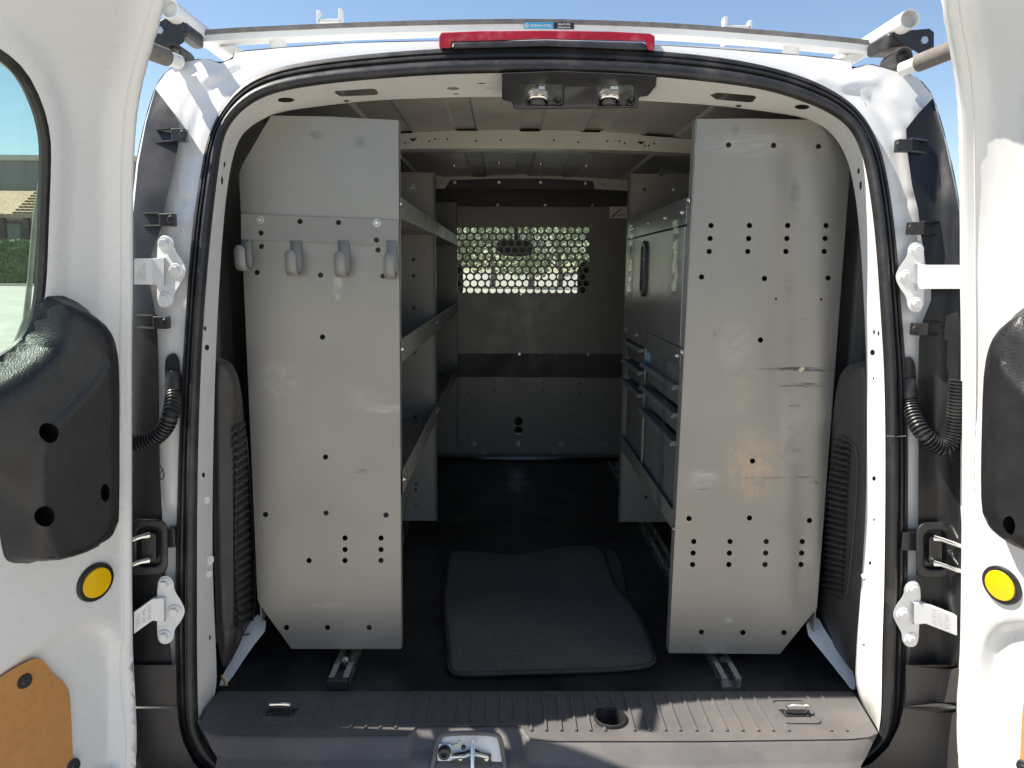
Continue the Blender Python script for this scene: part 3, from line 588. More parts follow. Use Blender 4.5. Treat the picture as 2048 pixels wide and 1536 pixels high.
# hinges on the body
def hinge(px, py, sg, slope, bolts, txt):
    """knuckle plate with three bolts and a strap reaching to the door; txt: cast marks"""
    b = MB(); c = lambda x, y, t: at_lean(x, y, min(.02, 1.2e-6 * (0 if inside(OUT, x, y) else dist(OUT, x, y)) ** 2) - .030 + t)
    bx = [q[0] for q in bolts]; pl = []
    ang = [math.atan2(y - py, x - px) for x, y in bolts]
    o = []
    s = sg
    (x0, y0), (x1, y1), (x2, y2) = bolts
    o = [(x0 - 14 * s, y0 - 4), (x0 - 8 * s, y0 - 16), (x0 + 8 * s, y0 - 16), (x0 + 18 * s, y0 - 4), (x0 + 18 * s, y0 + 12), (x1 + 14 * s, y1 - 18), (x1 + 21 * s, y1), (x1 + 14 * s, y1 + 18), (x2 + 18 * s, y2 - 12), (x2 + 18 * s, y2 + 4), (x2 + 8 * s, y2 + 16), (x2 - 8 * s, y2 + 16), (x2 - 15 * s, y2 + 4), (x2 - 16 * s, y2 - 22), (x0 - 16 * s, y0 + 22)]
    b.plate(smooth_poly(o, 2), [], c, .012); H = b.build('hinge', WHITE, VAN, bevel=.002)
    q = MB(); x_in = x0 - 2 * s; x_out = px
    a0, a1 = y0 + 28, y2 - 28
    P = [c(x_in, a0, -.006), c(x_in, a1, -.006), c(x_in - 24 * s, a1 - 2, -.012), c(x_in - 24 * s, a0 + 2, -.012)]
    E_ = [at(x_out, a0 + 2 + slope, Y=-.055), at(x_out, a1 - 2 + slope, Y=-.055)]
    q.loft([[P[0], P[1]], [P[3], P[2]], E_]); q.loft([[k + V((0, .012, 0)) for k in r] for r in ([P[0], P[1]], [P[3], P[2]], E_)])
    for e in (0, 1): q.loft([[[P[0], P[1]][e], [P[3], P[2]][e], E_[e]], [k + V((0, .012, 0)) for k in ([P[0], P[1]][e], [P[3], P[2]][e], E_[e])]])
    q.build('hinge_strap', WHITE, H, bevel=.0015)
    for x, y in bolts:
        k = MB(); p = c(x, y, 0); k.cyl(p, p + V((0, -.003, 0)), .013, .012, 20); k.cyl(p + V((0, -.003, 0)), p + V((0, -.009, 0)), .0085, .008, 6); k.build('hinge_bolt', WHITE, H, bevel=.0008)
    mid0, mid1 = lerp(P[3], E_[0], .45), lerp(P[2], E_[1], .45); cen = (mid0 + mid1) / 2; ux = (E_[0] - P[3]).normalized() * (-s if s > 0 else 1); 
    ux = V((abs(ux.x), ux.y * (1 if ux.x > 0 else -1), ux.z * (1 if ux.x > 0 else -1))); uz = (mid0 - mid1).normalized(); nn = ux.cross(uz).normalized(); nn = nn if nn.y < 0 else -nn
    k = MB()
    for j, t in enumerate(txt):
        vs, fs = text_faces(t, lambda x, y: cen + uz * x + ux * (-y if s > 0 else y) * 1.0 + (ux * ((j - 1) * .011)) + nn * .0012, .010); k.add(vs, fs)
    k.build('cast_marks', CAST, H, smooth=0)
hinge(268, 540, 1, 0, [(330, 487), (352, 541), (330, 599)], ['DV11', 'A5-AN'])
hinge(268, 1222, 1, 26, [(330, 1168), (350, 1222), (330, 1272)], ['DV11', 'A7-AE', 'W-A17'])
hinge(1924, 550, -1, 0, [(1833, 500), (1811, 554), (1832, 608)], ['W-A17', 'DV11', 'A7-AN'])
hinge(1914, 1230, -1, 24, [(1826, 1178), (1806, 1228), (1822, 1278)], ['W-A17', 'DV11', 'A5-AN'])

# corrugated wiring hoses with their grommets
for pts, gr in (([(348, 775), (346, 805), (340, 838), (324, 866), (300, 882), (272, 888), (240, 880)], (347, 748)), ([(1818, 790), (1822, 818), (1836, 855), (1862, 886), (1888, 899), (1904, 880), (1911, 840), (1914, 790), (1916, 760)], (1818, 755))):
    wp = [V((*p, 0)) for p in smooth_poly(pts, 4, False)]
    L = [0]
    for a, c in zip(wp, wp[1:]): L.append(L[-1] + (c - a).length)
    N = int(L[-1] / 1.35); path = []; rad = []
    for k in range(N + 1):
        d = L[-1] * k / N; i = max(j for j in range(len(L)) if L[j] <= d + 1e-9); i = min(i, len(L) - 2); p = wp[i].lerp(wp[i + 1], (d - L[i]) / max(1e-9, L[i + 1] - L[i]))
        f = d / L[-1]; path.append(at(p.x, p.y, Y=.0 - .055 * sstep(0, .35, f))); rad.append(.0125 + .0022 * (1 if (k % 5) in (0, 1, 2) else -1))
    b = MB(); b.tube(path, rad, 14); HO = b.build('wiring_hose', RUBBER, VAN, smooth=60)
    q = MB(); q.plate(smooth_poly([(gr[0] - 16, gr[1] - 38), (gr[0] + 12, gr[1] - 44), (gr[0] + 16, gr[1] + 30), (gr[0] - 12, gr[1] + 34), (gr[0] - 18, gr[1])], 2), [], lambda x, y, t: at_lean(x, y, -.008 + t), .012); q.tube([path[0] + V((0, .004, .03)), path[0], path[3]], [.012, .0155, .0155], 12); q.build('hose_grommet', RUBBER, HO, bevel=.002)

for pts, r_, m_ in (([(318, 928), (326, 940), (329, 952), (322, 962), (318, 950), (327, 938)], .0011, BLACKS),):
    q = MB(); q.tube([at_lean(x, y, -.03) for x, y in smooth_poly(pts, 2, False)], r_, 6); q.build('stray_wire', m_, VAN)
for pts, m_ in (([(438, 1352), (446, 1358), (450, 1366), (446, 1374)], BLACKS), ([(443, 1350), (452, 1362), (455, 1372)], YELLOW)):
    q = MB(); q.tube([at(x, y, Y=.112) for x, y in smooth_poly(pts, 2, False)], .0011, 6); q.build('stray_wire', m_, VAN)
q = MB(); q.tube([at_lean(x, y, -.018) for x, y in ((1774, 872), (1790, 873), (1812, 872))], .0009, 6); q.build('seal_joint', RACKGREY, VAN)

# ---------------------------------------------------------------- rear doors
DL = [(1.5, 0), (1.55, .015), (1.62, .035), (1.70, .062), (1.79, .118), (1.86, .172), (1.92, .21)]
def uedge(z): return .06 * max(0, (z - 1.4) / .45) ** 2 + .02 * max(0, (.75 - z) / .2) ** 2
class Door:
    def __init__(s, sg, px, ang, ls):
        s.sg = sg; s.H = at(px, 900, Y=-.05); s.H.z = 0; a = R(ang); s.du = V((-sg * math.sin(a), -math.cos(a), 0)); s.n = V((sg * math.cos(a), -math.sin(a), 0)); s.ls = ls
        s.tb = []
        for x, y in ls[::-1]:
            d = ray(x, y); u = 0
            for _ in range(8):
                t = ((s.H - CAM).dot(s.du) + u) / d.dot(s.du); p = CAM + d * t; u = uedge(p.z)
            s.tb.append((p.z, (p - s.H).dot(s.n) + .016))
        s.tb = [(s.tb[0][0] - .1, s.tb[0][1])] + s.tb + [(s.tb[-1][0] + .06, s.tb[-1][1] * 1.15)]
    def lean(s, z): return sum(table(s.tb, z + .022 * k) * w for k, w in ((-3, 1), (-2, 2), (-1, 3), (0, 4), (1, 3), (2, 2), (3, 1))) / 16
    def P(s, u, z, n=0.0): return s.H + s.du * u + s.n * (s.lean(z) + n) + V((0, 0, z))
    def uz(s, px, py, n=0.0):
        d = ray(px, py); k = n
        for _ in range(6):
            t = ((s.H - CAM).dot(s.n) + k) / d.dot(s.n); p = CAM + d * t; k = s.lean(p.z) + n
        return ((p - s.H).dot(s.du), p.z)
    def poly(s, pts, n=0.0): return [s.uz(x, y, n) for x, y in pts]
def make_door(D, lab, wpx, trim_px, raised_px, holes_px, refl, recess_px, board_px, clips, rim):
    # window opening
    win = D.poly(wpx, .0)
    if D.sg > 0: w_out = win + [(.55, win[-1][1] - .02), (.55, win[0][1] + .02)]
    zt = 1.93
    outl = [(uedge(z), z) for z in [.47 + (zt - .47) * k / 60 for k in range(61)]] + [(.40, zt + .01), (.62, zt), (.63, 1.2), (.63, .47)]
    win = [p for p in win]
    rec = D.poly(recess_px)
    board = D.poly(board_px)
    def rel(u, z):
        e = u - uedge(z); n = -.014 * (1 - sstep(rim[0] * .55, rim[0], e)) - .012 * (1 - sstep(0, .006, e))
        n += .006 * math.exp(-((e - rim[0] * 1.25) / .008) ** 2)
        # pressed channel down the pillar
        n -= .012 * sstep(rim[0] * 1.5, rim[0] * 1.5 + .03, e) * sstep(1.18, 1.25, z) * (1 - sstep(.0, .02, .035 - dist(win, u, z)) * .8)
        if inside(rec, u, z): n -= .022 * sstep(0, .028, dist(rec, u, z))
        return n
    b = MB()
    g = D
    # fine sheet near the hinge side that the camera sees, coarse beyond
    ex = [(uedge(z) + e, z) for z in [.47 + (zt - .47) * k / 60 for k in range(61)] for e in (.003, .006, .010, .0135, .017, .021, .025, .029, .034, .040)]
    ex += rings(rec, (.004, .009, .014, .019, .024, .029), .014) + [D.uz(x, y) for x, y in []]
    b.plate(outl, [win], lambda u, z, t: g.P(u, z, rel(u, z) - t), 0, grid=.0135, extra=ex, ok=lambda u, z: u - uedge(z) > .046 and not (inside(rec, u, z) and dist(rec, u, z) < .034))
    sh = b.build('rear_door', WHITE, VAN, smooth=55); sh['label'] = lab
    q = MB(); q.tube([g.P(uedge(z) + rim[0] * 1.9, z, rel(uedge(z) + rim[0] * 1.9, z)) for z in [.47 + (zt - .47) * k / 60 for k in range(61)]], .0014, 6); q.build('seam_bead', WHITE, sh)
    # outer skin and edge
    b = MB(); b.plate([(u - .012 if k < 61 else u, z) for k, (u, z) in enumerate(outl)], [[(max(u - .03, uedge(z) + .02), z) for u, z in win]], lambda u, z, t: g.P(u, z, -.060 - t), .003, grid=.05)
    b.loft([[g.P(*p, rel(*p)) for p in outl[:61]], [g.P(p[0] + .004, p[1], -.034) for p in outl[:61]], [g.P(p[0] + .003, p[1], -.046) for p in outl[:61]], [g.P(p[0] - .009, p[1], -.050) for p in outl[:61]], [g.P(p[0] - .012, p[1], -.056) for p in outl[:61]], [g.P(p[0] - .012, p[1], -.060) for p in outl[:61]]])
    b.build('door_skin', WHITE, sh, smooth=50)
    # glass and its rubber
    b = MB(); b.loft([[g.P(*p, rel(*p)) for p in win + win[:1]], [g.P(*p, -.026) for p in win + win[:1]]]); b.build('window_frame', RUBBER, sh)
    b = MB(); b.plate(win, [], lambda u, z, t: g.P(u, z, -.020 - t), .004); b.build('door_glass', GLASS, sh)
    b = MB(); b.tube([g.P(*p, -.014) for p in smooth_poly(win, 1)], .0085, 8, closed=True); b.build('glass_rubber', RUBBER, sh)
    # moulded handle trim
    tp = D.poly(trim_px, .02); rp = D.poly(raised_px, .055) if raised_px else None
    hs = [[D.uz(x, y, .06) for x, y in circ(*h, n=16)] for h in holes_px]
    def trel(u, z, t):
        n = -.010 + .028 * sstep(0, .022, dist(tp, u, z)) if t == 0 else -.012
        if rp and t == 0:
            dr = dist(rp, u, z)
            if inside(rp, u, z): n += .040 + .006 * sstep(0, .012, dr)
            else: n += .040 * max(0.0, 1 - dr / .16) * sstep(0, .03, dist(tp, u, z))
        for h in hs: pass
        return g.P(u, z, n)
    b = MB(); b.plate(tp, hs, trel, .03, grid=.012, extra=rings(tp, (.003, .007, .011, .016, .021), .012) + (rings(rp, (.001, .004, .008, .012, .018), .012) if rp else []), ok=lambda u, z: dist(tp, u, z) > .026 and not (rp and inside(rp, u, z) and dist(rp, u, z) < .026)); T = b.build('handle_trim', BLACKP, sh, smooth=60)
    for h in hs:
        q = MB(); q.loft([[trel(*p, 0) for p in h + h[:1]], [g.P(*p, -.004) for p in h + h[:1]]]); q.plate(h, [], lambda u, z, t: g.P(u, z, -.004), 0); q.build('screw_well', BLACKS, T)
    # reflector
    c = D.uz(refl[0], refl[1], .006); r1, r2 = refl[2], refl[3]
    def disc(r, n0, n1, m, nm, par):
        q = MB(); rows = [[g.P(c[0] + r * f * math.cos(a), c[1] + r * f * math.sin(a), k) for a in [2 * math.pi * j / 40 for j in range(40)]] for f, k in ((1, n0), (1, n1 - .002), (.96, n1), (.7, n1 + .0006), (.02, n1 + .0012))]
        q.loft(rows, closed=True); return q.build(nm, m, par)
    RG = disc(r1, -.012, .006, BLACKS, 'reflector_ring', sh); disc(r2, 0, .0085, YELLOW, 'reflector', sh)
    # hardboard access panel
    bd = board
    q = MB(); q.plate(bd, [], lambda u, z, t: g.P(u, z, -.014 - t), .003); q.build('access_panel', HARD, sh, bevel=.0008)
    for x, y in clips:
        cc = D.uz(x, y, -.01); q = MB(); w = g.P(cc[0], cc[1], -.014); q.cyl(w, w + g.n * .004, .0125, .0105, 18); q.cyl(w + g.n * .004, w + g.n * .0055, .006, .004, 10); q.build('panel_clip', BLACKS, sh)
    return sh
LD = Door(1, 269, 24, [(342, -10), (338, 20), (325, 65), (302, 112), (285, 180), (275, 250), (270, 340), (269, 480), (268, 650), (268, 820), (268, 1000), (268, 1180), (270, 1340), (277, 1500)])
RD = Door(-1, 1917, 22, [(1875, -10), (1873, 30), (1888, 90), (1904, 125), (1910, 200), (1913, 300), (1916, 450), (1917, 620), (1917, 800), (1916, 980), (1915, 1150), (1913, 1300), (1908, 1480)])
wl = [(-120, 60), (-30, 80), (10, 100), (55, 140), (88, 205), (104, 270), (105, 330), (100, 450), (97, 540), (92, 600), (80, 655), (45, 705), (-60, 765), (-260, 860)]
def closewin(D, pts):
    return [((pts[0][0]), pts[0][1])] + list(pts)
wl = wl + [(-900, 900), (-900, -150), (-300, 20)]
make_door(LD, 'left rear door with tinted window swung open', smooth_poly(wl, 1),
    smooth_poly([(100, 592), (118, 582), (150, 590), (195, 612), (225, 648), (238, 705), (239, 800), (239, 1020), (230, 1062), (200, 1100), (115, 1126), (60, 1141), (22, 1136), (12, 1105), (4, 1040), (-30, 985), (-160, 900), (-200, 860), (-120, 800), (0, 738), (50, 700), (88, 662)], 1),
    smooth_poly([(212, 690), (192, 745), (140, 800), (74, 866), (60, 900), (60, 1010), (74, 1085), (100, 1122), (150, 1120), (200, 1092), (226, 1060), (232, 1010), (232, 740)], 1),
    [(97, 866, 17, 20), (88, 1032, 18, 21), (207, 985, 9, 18)], (194, 1165, .0335, .0262),
    smooth_poly([(-300, 1600), (-300, 1500), (-80, 1395), (60, 1300), (150, 1248), (200, 1236), (235, 1250), (256, 1300), (262, 1400), (256, 1600)], 1),
    smooth_poly([(-160, 1560), (-120, 1440), (-10, 1372), (72, 1322), (96, 1320), (114, 1346), (146, 1374), (153, 1402), (158, 1536), (160, 1640), (-160, 1640)], 1), [(52, 1363), (150, 1533)], (.020,))
wr = [(2400, 150), (2250, 90), (2150, 110), (2100, 180), (2085, 280), (2085, 420), (2092, 540), (2100, 600), (2125, 660), (2250, 740), (2700, 860), (2900, 300)]
make_door(RD, 'right rear door swung open with its inner face in the sun', smooth_poly(wr, 1),
    smooth_poly([(2060, 596), (2010, 622), (1980, 660), (1964, 720), (1960, 820), (1957, 980), (1962, 1030), (1985, 1072), (2030, 1104), (2070, 1122), (2200, 1160), (2300, 1150), (2380, 960), (2300, 800), (2150, 700), (2100, 640)], 1),
    smooth_poly([(2075, 790), (2030, 740), (2003, 705), (1990, 740), (1980, 830), (1978, 985), (1988, 1040), (2040, 1085), (2150, 1110), (2220, 1040), (2200, 880)], 1),
    [(2021, 1051, 13, 20)], (2000, 1171, .0335, .0262),
    smooth_poly([(2500, 1640), (2400, 1480), (2200, 1330), (2090, 1245), (2030, 1232), (1975, 1248), (1950, 1300), (1944, 1400), (1950, 1640)], 1),
    smooth_poly([(2300, 1560), (2250, 1440), (2120, 1360), (2060, 1362), (2038, 1388), (2032, 1440), (2028, 1536), (2024, 1640), (2320, 1640)], 1), [(2044, 1535), (2120, 1375)], (.022,))
# wiper on the left door glass, seen through it
b = MB(); b.tube([LD.P(u, z, -.085) for u, z in LD.poly([(96, 235), (86, 330), (70, 440), (60, 560), (52, 640), (22, 720)], -.085)], [.002, .003, .004, .004, .005, .006], 8); b.build('wiper_arm', RACKGREY, VAN, smooth=60)
# door check boots
for px0, px1, py0, py1, sg in ((258, 336, 1038, 1150, 1), (1832, 1908, 1044, 1156, -1)):
    f = lambda x, y, t: at(x, y, Y=-.035 + t)
    b = MB(); b.plate(rrect(px0, py0, px1, py1, 22, 5), [rrect(px0 + 16, py0 + 18, px1 - 16, py1 - 18, 12, 5)], f, .03); B_ = b.build('check_boot', RUBBER, VAN, bevel=.006, seg=3)
    q = MB(); q.plate(rrect(px0 + 8, py0 + 10, px1 - 8, py1 - 10, 14, 5), [], lambda x, y, t: f(x, y, t + .012), .01); q.plate(rrect(px0 + 26, py0 + 28, px1 - 24, py1 - 26, 9, 5), [], lambda x, y, t: f(x, y, t + .0), .02); q.build('boot_core', BLACKS, B_, bevel=.003)
    for y in (py0 + 32, py1 - 30):
        q = MB(); xm = (px0 + px1) / 2; q.tube([f(xm, y, .0), f(xm, y, -.008), f(xm - sg * 14, y + 3, -.01), at(xm - sg * 62, y + 20, Y=-.06)], [.007, .0055, .0042, .0042], 10); q.build('check_rod', CHROME, B_)
    q = MB(); q.bb(at(px1 - 4 if sg > 0 else px0 - 26, py0 + 20, Y=-.02), at(px1 + 24 if sg > 0 else px0 + 4, py0 + 50, Y=.0)); q.build('check_strap', BLACKS, B_, bevel=.002)

# ---------------------------------------------------------------- shelving
YP = .21
def bolt(mb_parent, p, d=V((0, -1, 0)), r=.0075, m=ZINC, name='bolt'):
    q = MB(); q.cyl(p, p + d * .0015, r * 1.25, n=14); rows = []
    q.cyl(p + d * .0015, p + d * .005, r, r * .6, 12); return q.build(name, m, mb_parent)
def panel_map(x, y, t): return at(x, y, Y=YP + t)
XL, XR = at(801, 800, Y=YP).x, at(1364, 800, Y=YP).x
SL = thing('shelving_unit', (XL - .15, .6, .62), 'grey steel shelving unit on the left with four hooks on its end panel', 'shelving', 'van shelving')
LO = [(542, 231), (660, 233), (797, 240), (803, 1298), (583, 1298), (576, 1288), (519, 1209), (515, 1198), (478, 348), (484, 330)]
LH_ = [(522, 466), (523, 493), (753, 480), (756, 500), (514, 545), (641, 550), (766, 552), (645, 674), (651, 914), (531, 1029), (652, 1026), (772, 1030), (690, 1076), (690, 1099), (690, 1121), (762, 1076), (762, 1099), (762, 1121), (618, 1121), (573, 1255), (655, 1255), (738, 1255), (600, 443), (677, 445)]
GL = GREY.copy(); GL.name = 'grey_powder_coat_hook_side'
scuffed(GL, [(panel_map(x, y, 0), rx, rz, c, s) for x, y, rx, rz, c, s in [(790, 818, .07, .012, (.5, .49, .46), .5), (730, 800, .05, .03, (.45, .44, .42), .25), (720, 942, .02, .006, (.12, .11, .1), .9), (635, 270, .02, .01, (.1, .1, .09), .8), (725, 285, .02, .015, (.15, .15, .14), .8), (676, 575, .012, .03, (.6, .59, .56), .6), (560, 760, .06, .05, (.48, .47, .45), .35), (660, 1210, .06, .01, (.42, .41, .38), .4)]], ORG[SL.name])
b = MB(); b.plate(LO, [circ(x, y, 5.2) for x, y in LH_], panel_map, .0018); EP = b.build('end_panel', GL, SL, bevel=.0006)
def flange(P0, P1, dx, dy, m, par, holes=False):
    q = MB(); q.loft([[P0, P1], [P0 + V((0, dy - .0015, 0)), P1 + V((0, dy - .0015, 0))], [P0 + V((dx, dy - .0015, 0)), P1 + V((dx, dy - .0015, 0))]]); return q.build('panel_flange', m, par)
flange(panel_map(798, 241, .001), panel_map(803, 1297, .001), -.012, .022, GREYD, SL)
GR = GREY.copy(); GR.name = 'grey_powder_coat_scuffed_side'
SR = thing('shelving_unit', (XR + .16, .6, .62), 'grey steel shelving unit on the right with a scuffed bare end panel', 'shelving', 'van shelving')
DK = (.06, .058, .055); LT = (.46, .45, .42)
scuffed(GR, [(panel_map(x, y, 0), rx, rz, c, s) for x, y, rx, rz, c, s in [(1590, 738, .09, .005, DK, 1.6), (1630, 741, .05, .004, DK, 1.6), (1605, 739, .008, .006, (.75, .72, .5), 2.5), (1615, 770, .045, .006, DK, 1.5), (1580, 772, .03, .003, DK, 1), (1590, 812, .02, .003, DK, 1.0), (1590, 902, .02, .008, DK, .5), (1560, 955, .10, .003, DK, .8), (1630, 965, .012, .006, DK, 1.0), (1400, 960, .05, .03, (.42, .41, .38), .4), (1410, 978, .02, .004, DK, .7), (1410, 950, .04, .012, LT, .5),
    (1615, 1145, .012, .03, DK, .4), (1500, 290, .11, .03, LT, .35), (1470, 260, .012, .012, DK, .4), (1590, 400, .014, .05, DK, .5), (1580, 560, .01, .06, DK, .35), (1470, 690, .05, .06, LT, .3), (1500, 930, .065, .09, (.44, .33, .24), .9), (1490, 760, .05, .08, (.40, .34, .27), .45), (1580, 880, .03, .16, LT, .35), (1610, 1150, .02, .12, LT, .35), (1457, 1240, .01, .008, LT, .9), (1700, 640, .01, .01, DK, .5), (1610, 640, .015, .004, DK, .7), (1430, 670, .006, .01, DK, .6)]], ORG[SR.name])
RO_ = [(1394, 238), (1500, 237), (1640, 240), (1668, 258), (1698, 330), (1699, 350), (1634, 1214), (1632, 1222), (1624, 1228), (1566, 1300), (1560, 1308), (1340, 1306), (1338, 1300)]
RHo = [(1457, 290), (1547, 291), (1637, 293), (1403, 554), (1529, 557), (1656, 556), (1521, 680), (1505, 922), (1378, 1037), (1499, 1036), (1619, 1041), (1403, 1264), (1486, 1265), (1568, 1265)]
for k, y in enumerate((451, 477, 503)): RHo += [(x - 1.8 * k, y) for x in (1422, 1499, 1575.5, 1652)]
for k, y in enumerate((1083, 1106, 1129)): RHo += [(x - 1.2 * k, y) for x in (1387.5, 1460, 1532.5, 1604.5)]
def bulge(x, y, t):
    """the sheet is dented: a soft crease down its outer third"""
    c = lerp(1585, 1612, (y - 240) / 1060); o = .0045 * math.exp(-((x - c) / 30) ** 2) * sstep(240, 330, y) * (1 - sstep(1190, 1290, y)) - .006 * math.exp(-((x - c + 110) / 80) ** 2 - ((y - 880) / 260) ** 2)
    return at(x, y, Y=YP + t + o)
b = MB(); b.plate(RO_, [circ(x, y, 5.4) for x, y in RHo] + [circ(1552, 598, 2.4, n=8), circ(1642, 599, 2.4, n=8)], bulge, .0018, grid=12); ER = b.build('end_panel', GR, SR, smooth=50)
q = MB(); p = bulge(1611, 328, .002); q.cyl(p, p + V((0, .002, 0)), .008, n=12); q.build('hole_plug', SHADEWALL, SR)
# return flange of the right panel with its row of punched holes
A, B2 = at(1393, 239, Y=YP + .001), at(1339, 1306, Y=YP + .001)
def rfl(u, v, t): p = A.lerp(B2, u); return V((p.x - t, p.y + v, p.z))
b = MB(); b.plate([(0, 0), (1, 0), (1, .03), (0, .03)], [circ(k / 40 + .012, .013 if k % 2 else .018, .0022, .003, 8) for k in range(1, 39)], rfl, .0015); b.build('panel_flange', GREYD, SR)
# left shelves (two units in a row), dividers, lips
Y1, Y2 = 1.02, 2.03
SF = thing('shelving_unit', (XL - .15, 1.5, .62), 'dark grey shelving bay beside the partition, behind the left unit', 'shelving', 'van shelving')
zl = [(at(801, a, Y=YP).z, at(801, c, Y=YP).z) for a, c in ((390, 431), (680, 727), (944, 988))]
XB = XL - .31
for U, ya, yb in ((SL, YP + .003, Y1 - .002), (SF, Y1 + .004, Y2)):
    for zt, zb in zl:
        b = MB(); b.loft([[V((XL - .006, y, zt - .004)), V((XL, y, zt)), V((XL + .0015, y, zt - .001)), V((XL + .0015, y, zb)), V((XL - .0, y, zb - .0015)), V((XB, y, zb - .0015)), V((XB, y, zt + .03))] for y in (ya, yb)])
        b.build('shelf_tray', GREYD, U)
        q = MB(); q.loft([[V((XL - .001, y, zb + .0005)), V((XB, y, zb + .0005))] for y in (ya, yb)]); 
    for y in ((Y1 - .0015,) if U is SL else (Y2,)):
        b = MB(); z0, z1 = .655, 1.762
        def dv(x, z, t, y=y): return V((x, y + t, z))
        b.plate([(XL, z0), (XL, z1), (XB + .07, z1), (XB, z1 - .12), (XB, z0)], [circ(XL - .07 - .0, zz, .006) for zz in (1.5, 1.45, 1.35, 1.27, 1.24, 1.21, 1.0, .93, .9)] + [circ(XL - .07, zz, .005, n=8) for zz in (.78, .76)], dv, .0018)
        b.build('divider_panel', GREYD, U); flange(V((XL + .0005, y - .02, z0)), V((XL + .0005, y - .02, z1)), -.012, .02, GREYD, U)
        if U is SL:
            bolt(U, V((at(825, 376, Y=y).x, y, at(825, 376, Y=y).z))); bolt(U, V((at(833, 1010, Y=y).x, y, at(833, 1010, Y=y).z)))
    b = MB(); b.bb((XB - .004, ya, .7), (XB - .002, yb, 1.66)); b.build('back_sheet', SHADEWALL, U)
for zt, zb in zl:
    for y in (YP + .016, Y1 - .02, Y1 + .025): bolt(SL if y < Y1 else SF, V((XL + .0015, y, (zt + zb) / 2 + .004)), V((1, 0, 0)), .006)
# right unit: far divider, header, cabinet, bins
XA = XR
b = MB(); b.plate([(XA, .655), (XA + .34, .655), (XA + .34, 1.66), (XA + .27, 1.765), (XA, 1.765)], [circ(at(1289, 379, Y=Y1).x, at(1289, 379, Y=Y1).z, .005), circ(at(1347, 379, Y=Y1).x, at(1347, 379, Y=Y1).z, .005), circ(XA + .06, .93, .005), circ(XA + .09, .74, .005)], lambda x, z, t: V((x, Y1 + t, z)), .0018); b.build('divider_panel', GREYD, SR)
flange(V((XA, Y1 - .02, .655)), V((XA, Y1 - .02, 1.765)), .012, .02, GREYD, SR)
bolt(SR, V((at(1323, 346, Y=Y1).x, Y1 - .001, at(1323, 346, Y=Y1).z)), r=.009)
def aisle(px, py, t=0.0): p = at(px, py, X=XA + t); return p
zr = lambda y: at(1366, y, Y=YP + .03).z
z_h1, z_h0, z_d0, z_l0 = zr(394), zr(450), zr(694), zr(735)
zb1, zb0 = at(1345, 1025, Y=YP + .03).z, at(1345, 1062, Y=YP + .03).z
def slab(name, z0, z1, m, par, x0=0.0, x1=.003, ya=YP + .034, yb=Y1 - .022, bev=.001):
    q = MB(); q.bb((XA + x0, ya, z0), (XA + x1, yb, z1)); return q.build(name, m, par, bevel=bev)
CB = thing('locker_cabinet', (XA + .16, .6, z_d0), 'metal locker with black recessed pull, above the parts bins', 'cabinet')
slab('cabinet_header', z_h0 + .002, z_h1, STEEL, CB)
CD = slab('cabinet_door', z_d0, z_h0 - .002, STEEL, CB, -.002, .004)
q = MB(); q.bb((XA + .006, YP + .034, z_d0 - .02), (XA + .30, Y1 - .022, z_d0 - .018)); q.bb((XA + .006, YP + .034, z_h1 - .002), (XA + .30, Y1 - .022, z_h1)); q.bb((XA + .30, YP + .034, z_d0 - .02), (XA + .302, Y1 - .022, z_h1)); q.build('cabinet_body', GREYD, CB)
hc = aisle(1291, 538); hz = [aisle(1291, 482).z, aisle(1291, 594).z]
q = MB(); q.plate(rrect(hc.y - .032, hz[1], hc.y + .032, hz[0], .028, 6), [rrect(hc.y - .018, hz[1] + .016, hc.y + .018, hz[0] - .016, .014, 6)], lambda y, z, t: V((XA - .010 + t, y, z)), .009); HD = q.build('cabinet_handle', BLACKS, CD, bevel=.003)
q = MB(); q.bb((XA - .006, hc.y - .02, hz[1] + .012), (XA - .0035, hc.y + .02, hz[0] - .012)); 
for k in range(1, 3): q.bb((XA - .008, hc.y - .018, lerp(hz[1], hz[0], k / 3)), (XA - .0045, hc.y + .018, lerp(hz[1], hz[0], k / 3) + .006))
q.build('handle_well', BLACKS, CD)
slab('lower_rail', z_l0, z_d0 - .003, STEEL, CB, .0, .003)
for y in (YP + .07, .45, .66, .9): bolt(CB, V((XA, y, (z_h0 + z_h1) / 2)), V((-1, 0, 0)), .005)
for y in (YP + .06, .78, .97): bolt(CB, V((XA, y, (z_l0 + z_d0) / 2)), V((-1, 0, 0)), .005)
for y, z in ((YP + .012, zr(402)), (YP + .012, zr(702)), (YP + .012, zb0 + .012)): bolt(SR, V((XA - .001, y, z)), V((-1, 0, 0)), .007)
slab('bottom_rail', zb0, zb1, GREYD, SR, .0, .003)
q = MB(); q.bb((XA + .003, YP + .034, zb0), (XA + .32, Y1 - .022, zb0 + .002)); q.build('bottom_tray', GREYD, SR)
q = MB(); q.bb((XA + .318, YP + .01, .68), (XA + .32, Y1 - .002, 1.66)); q.build('back_sheet', SHADEWALL, SR)
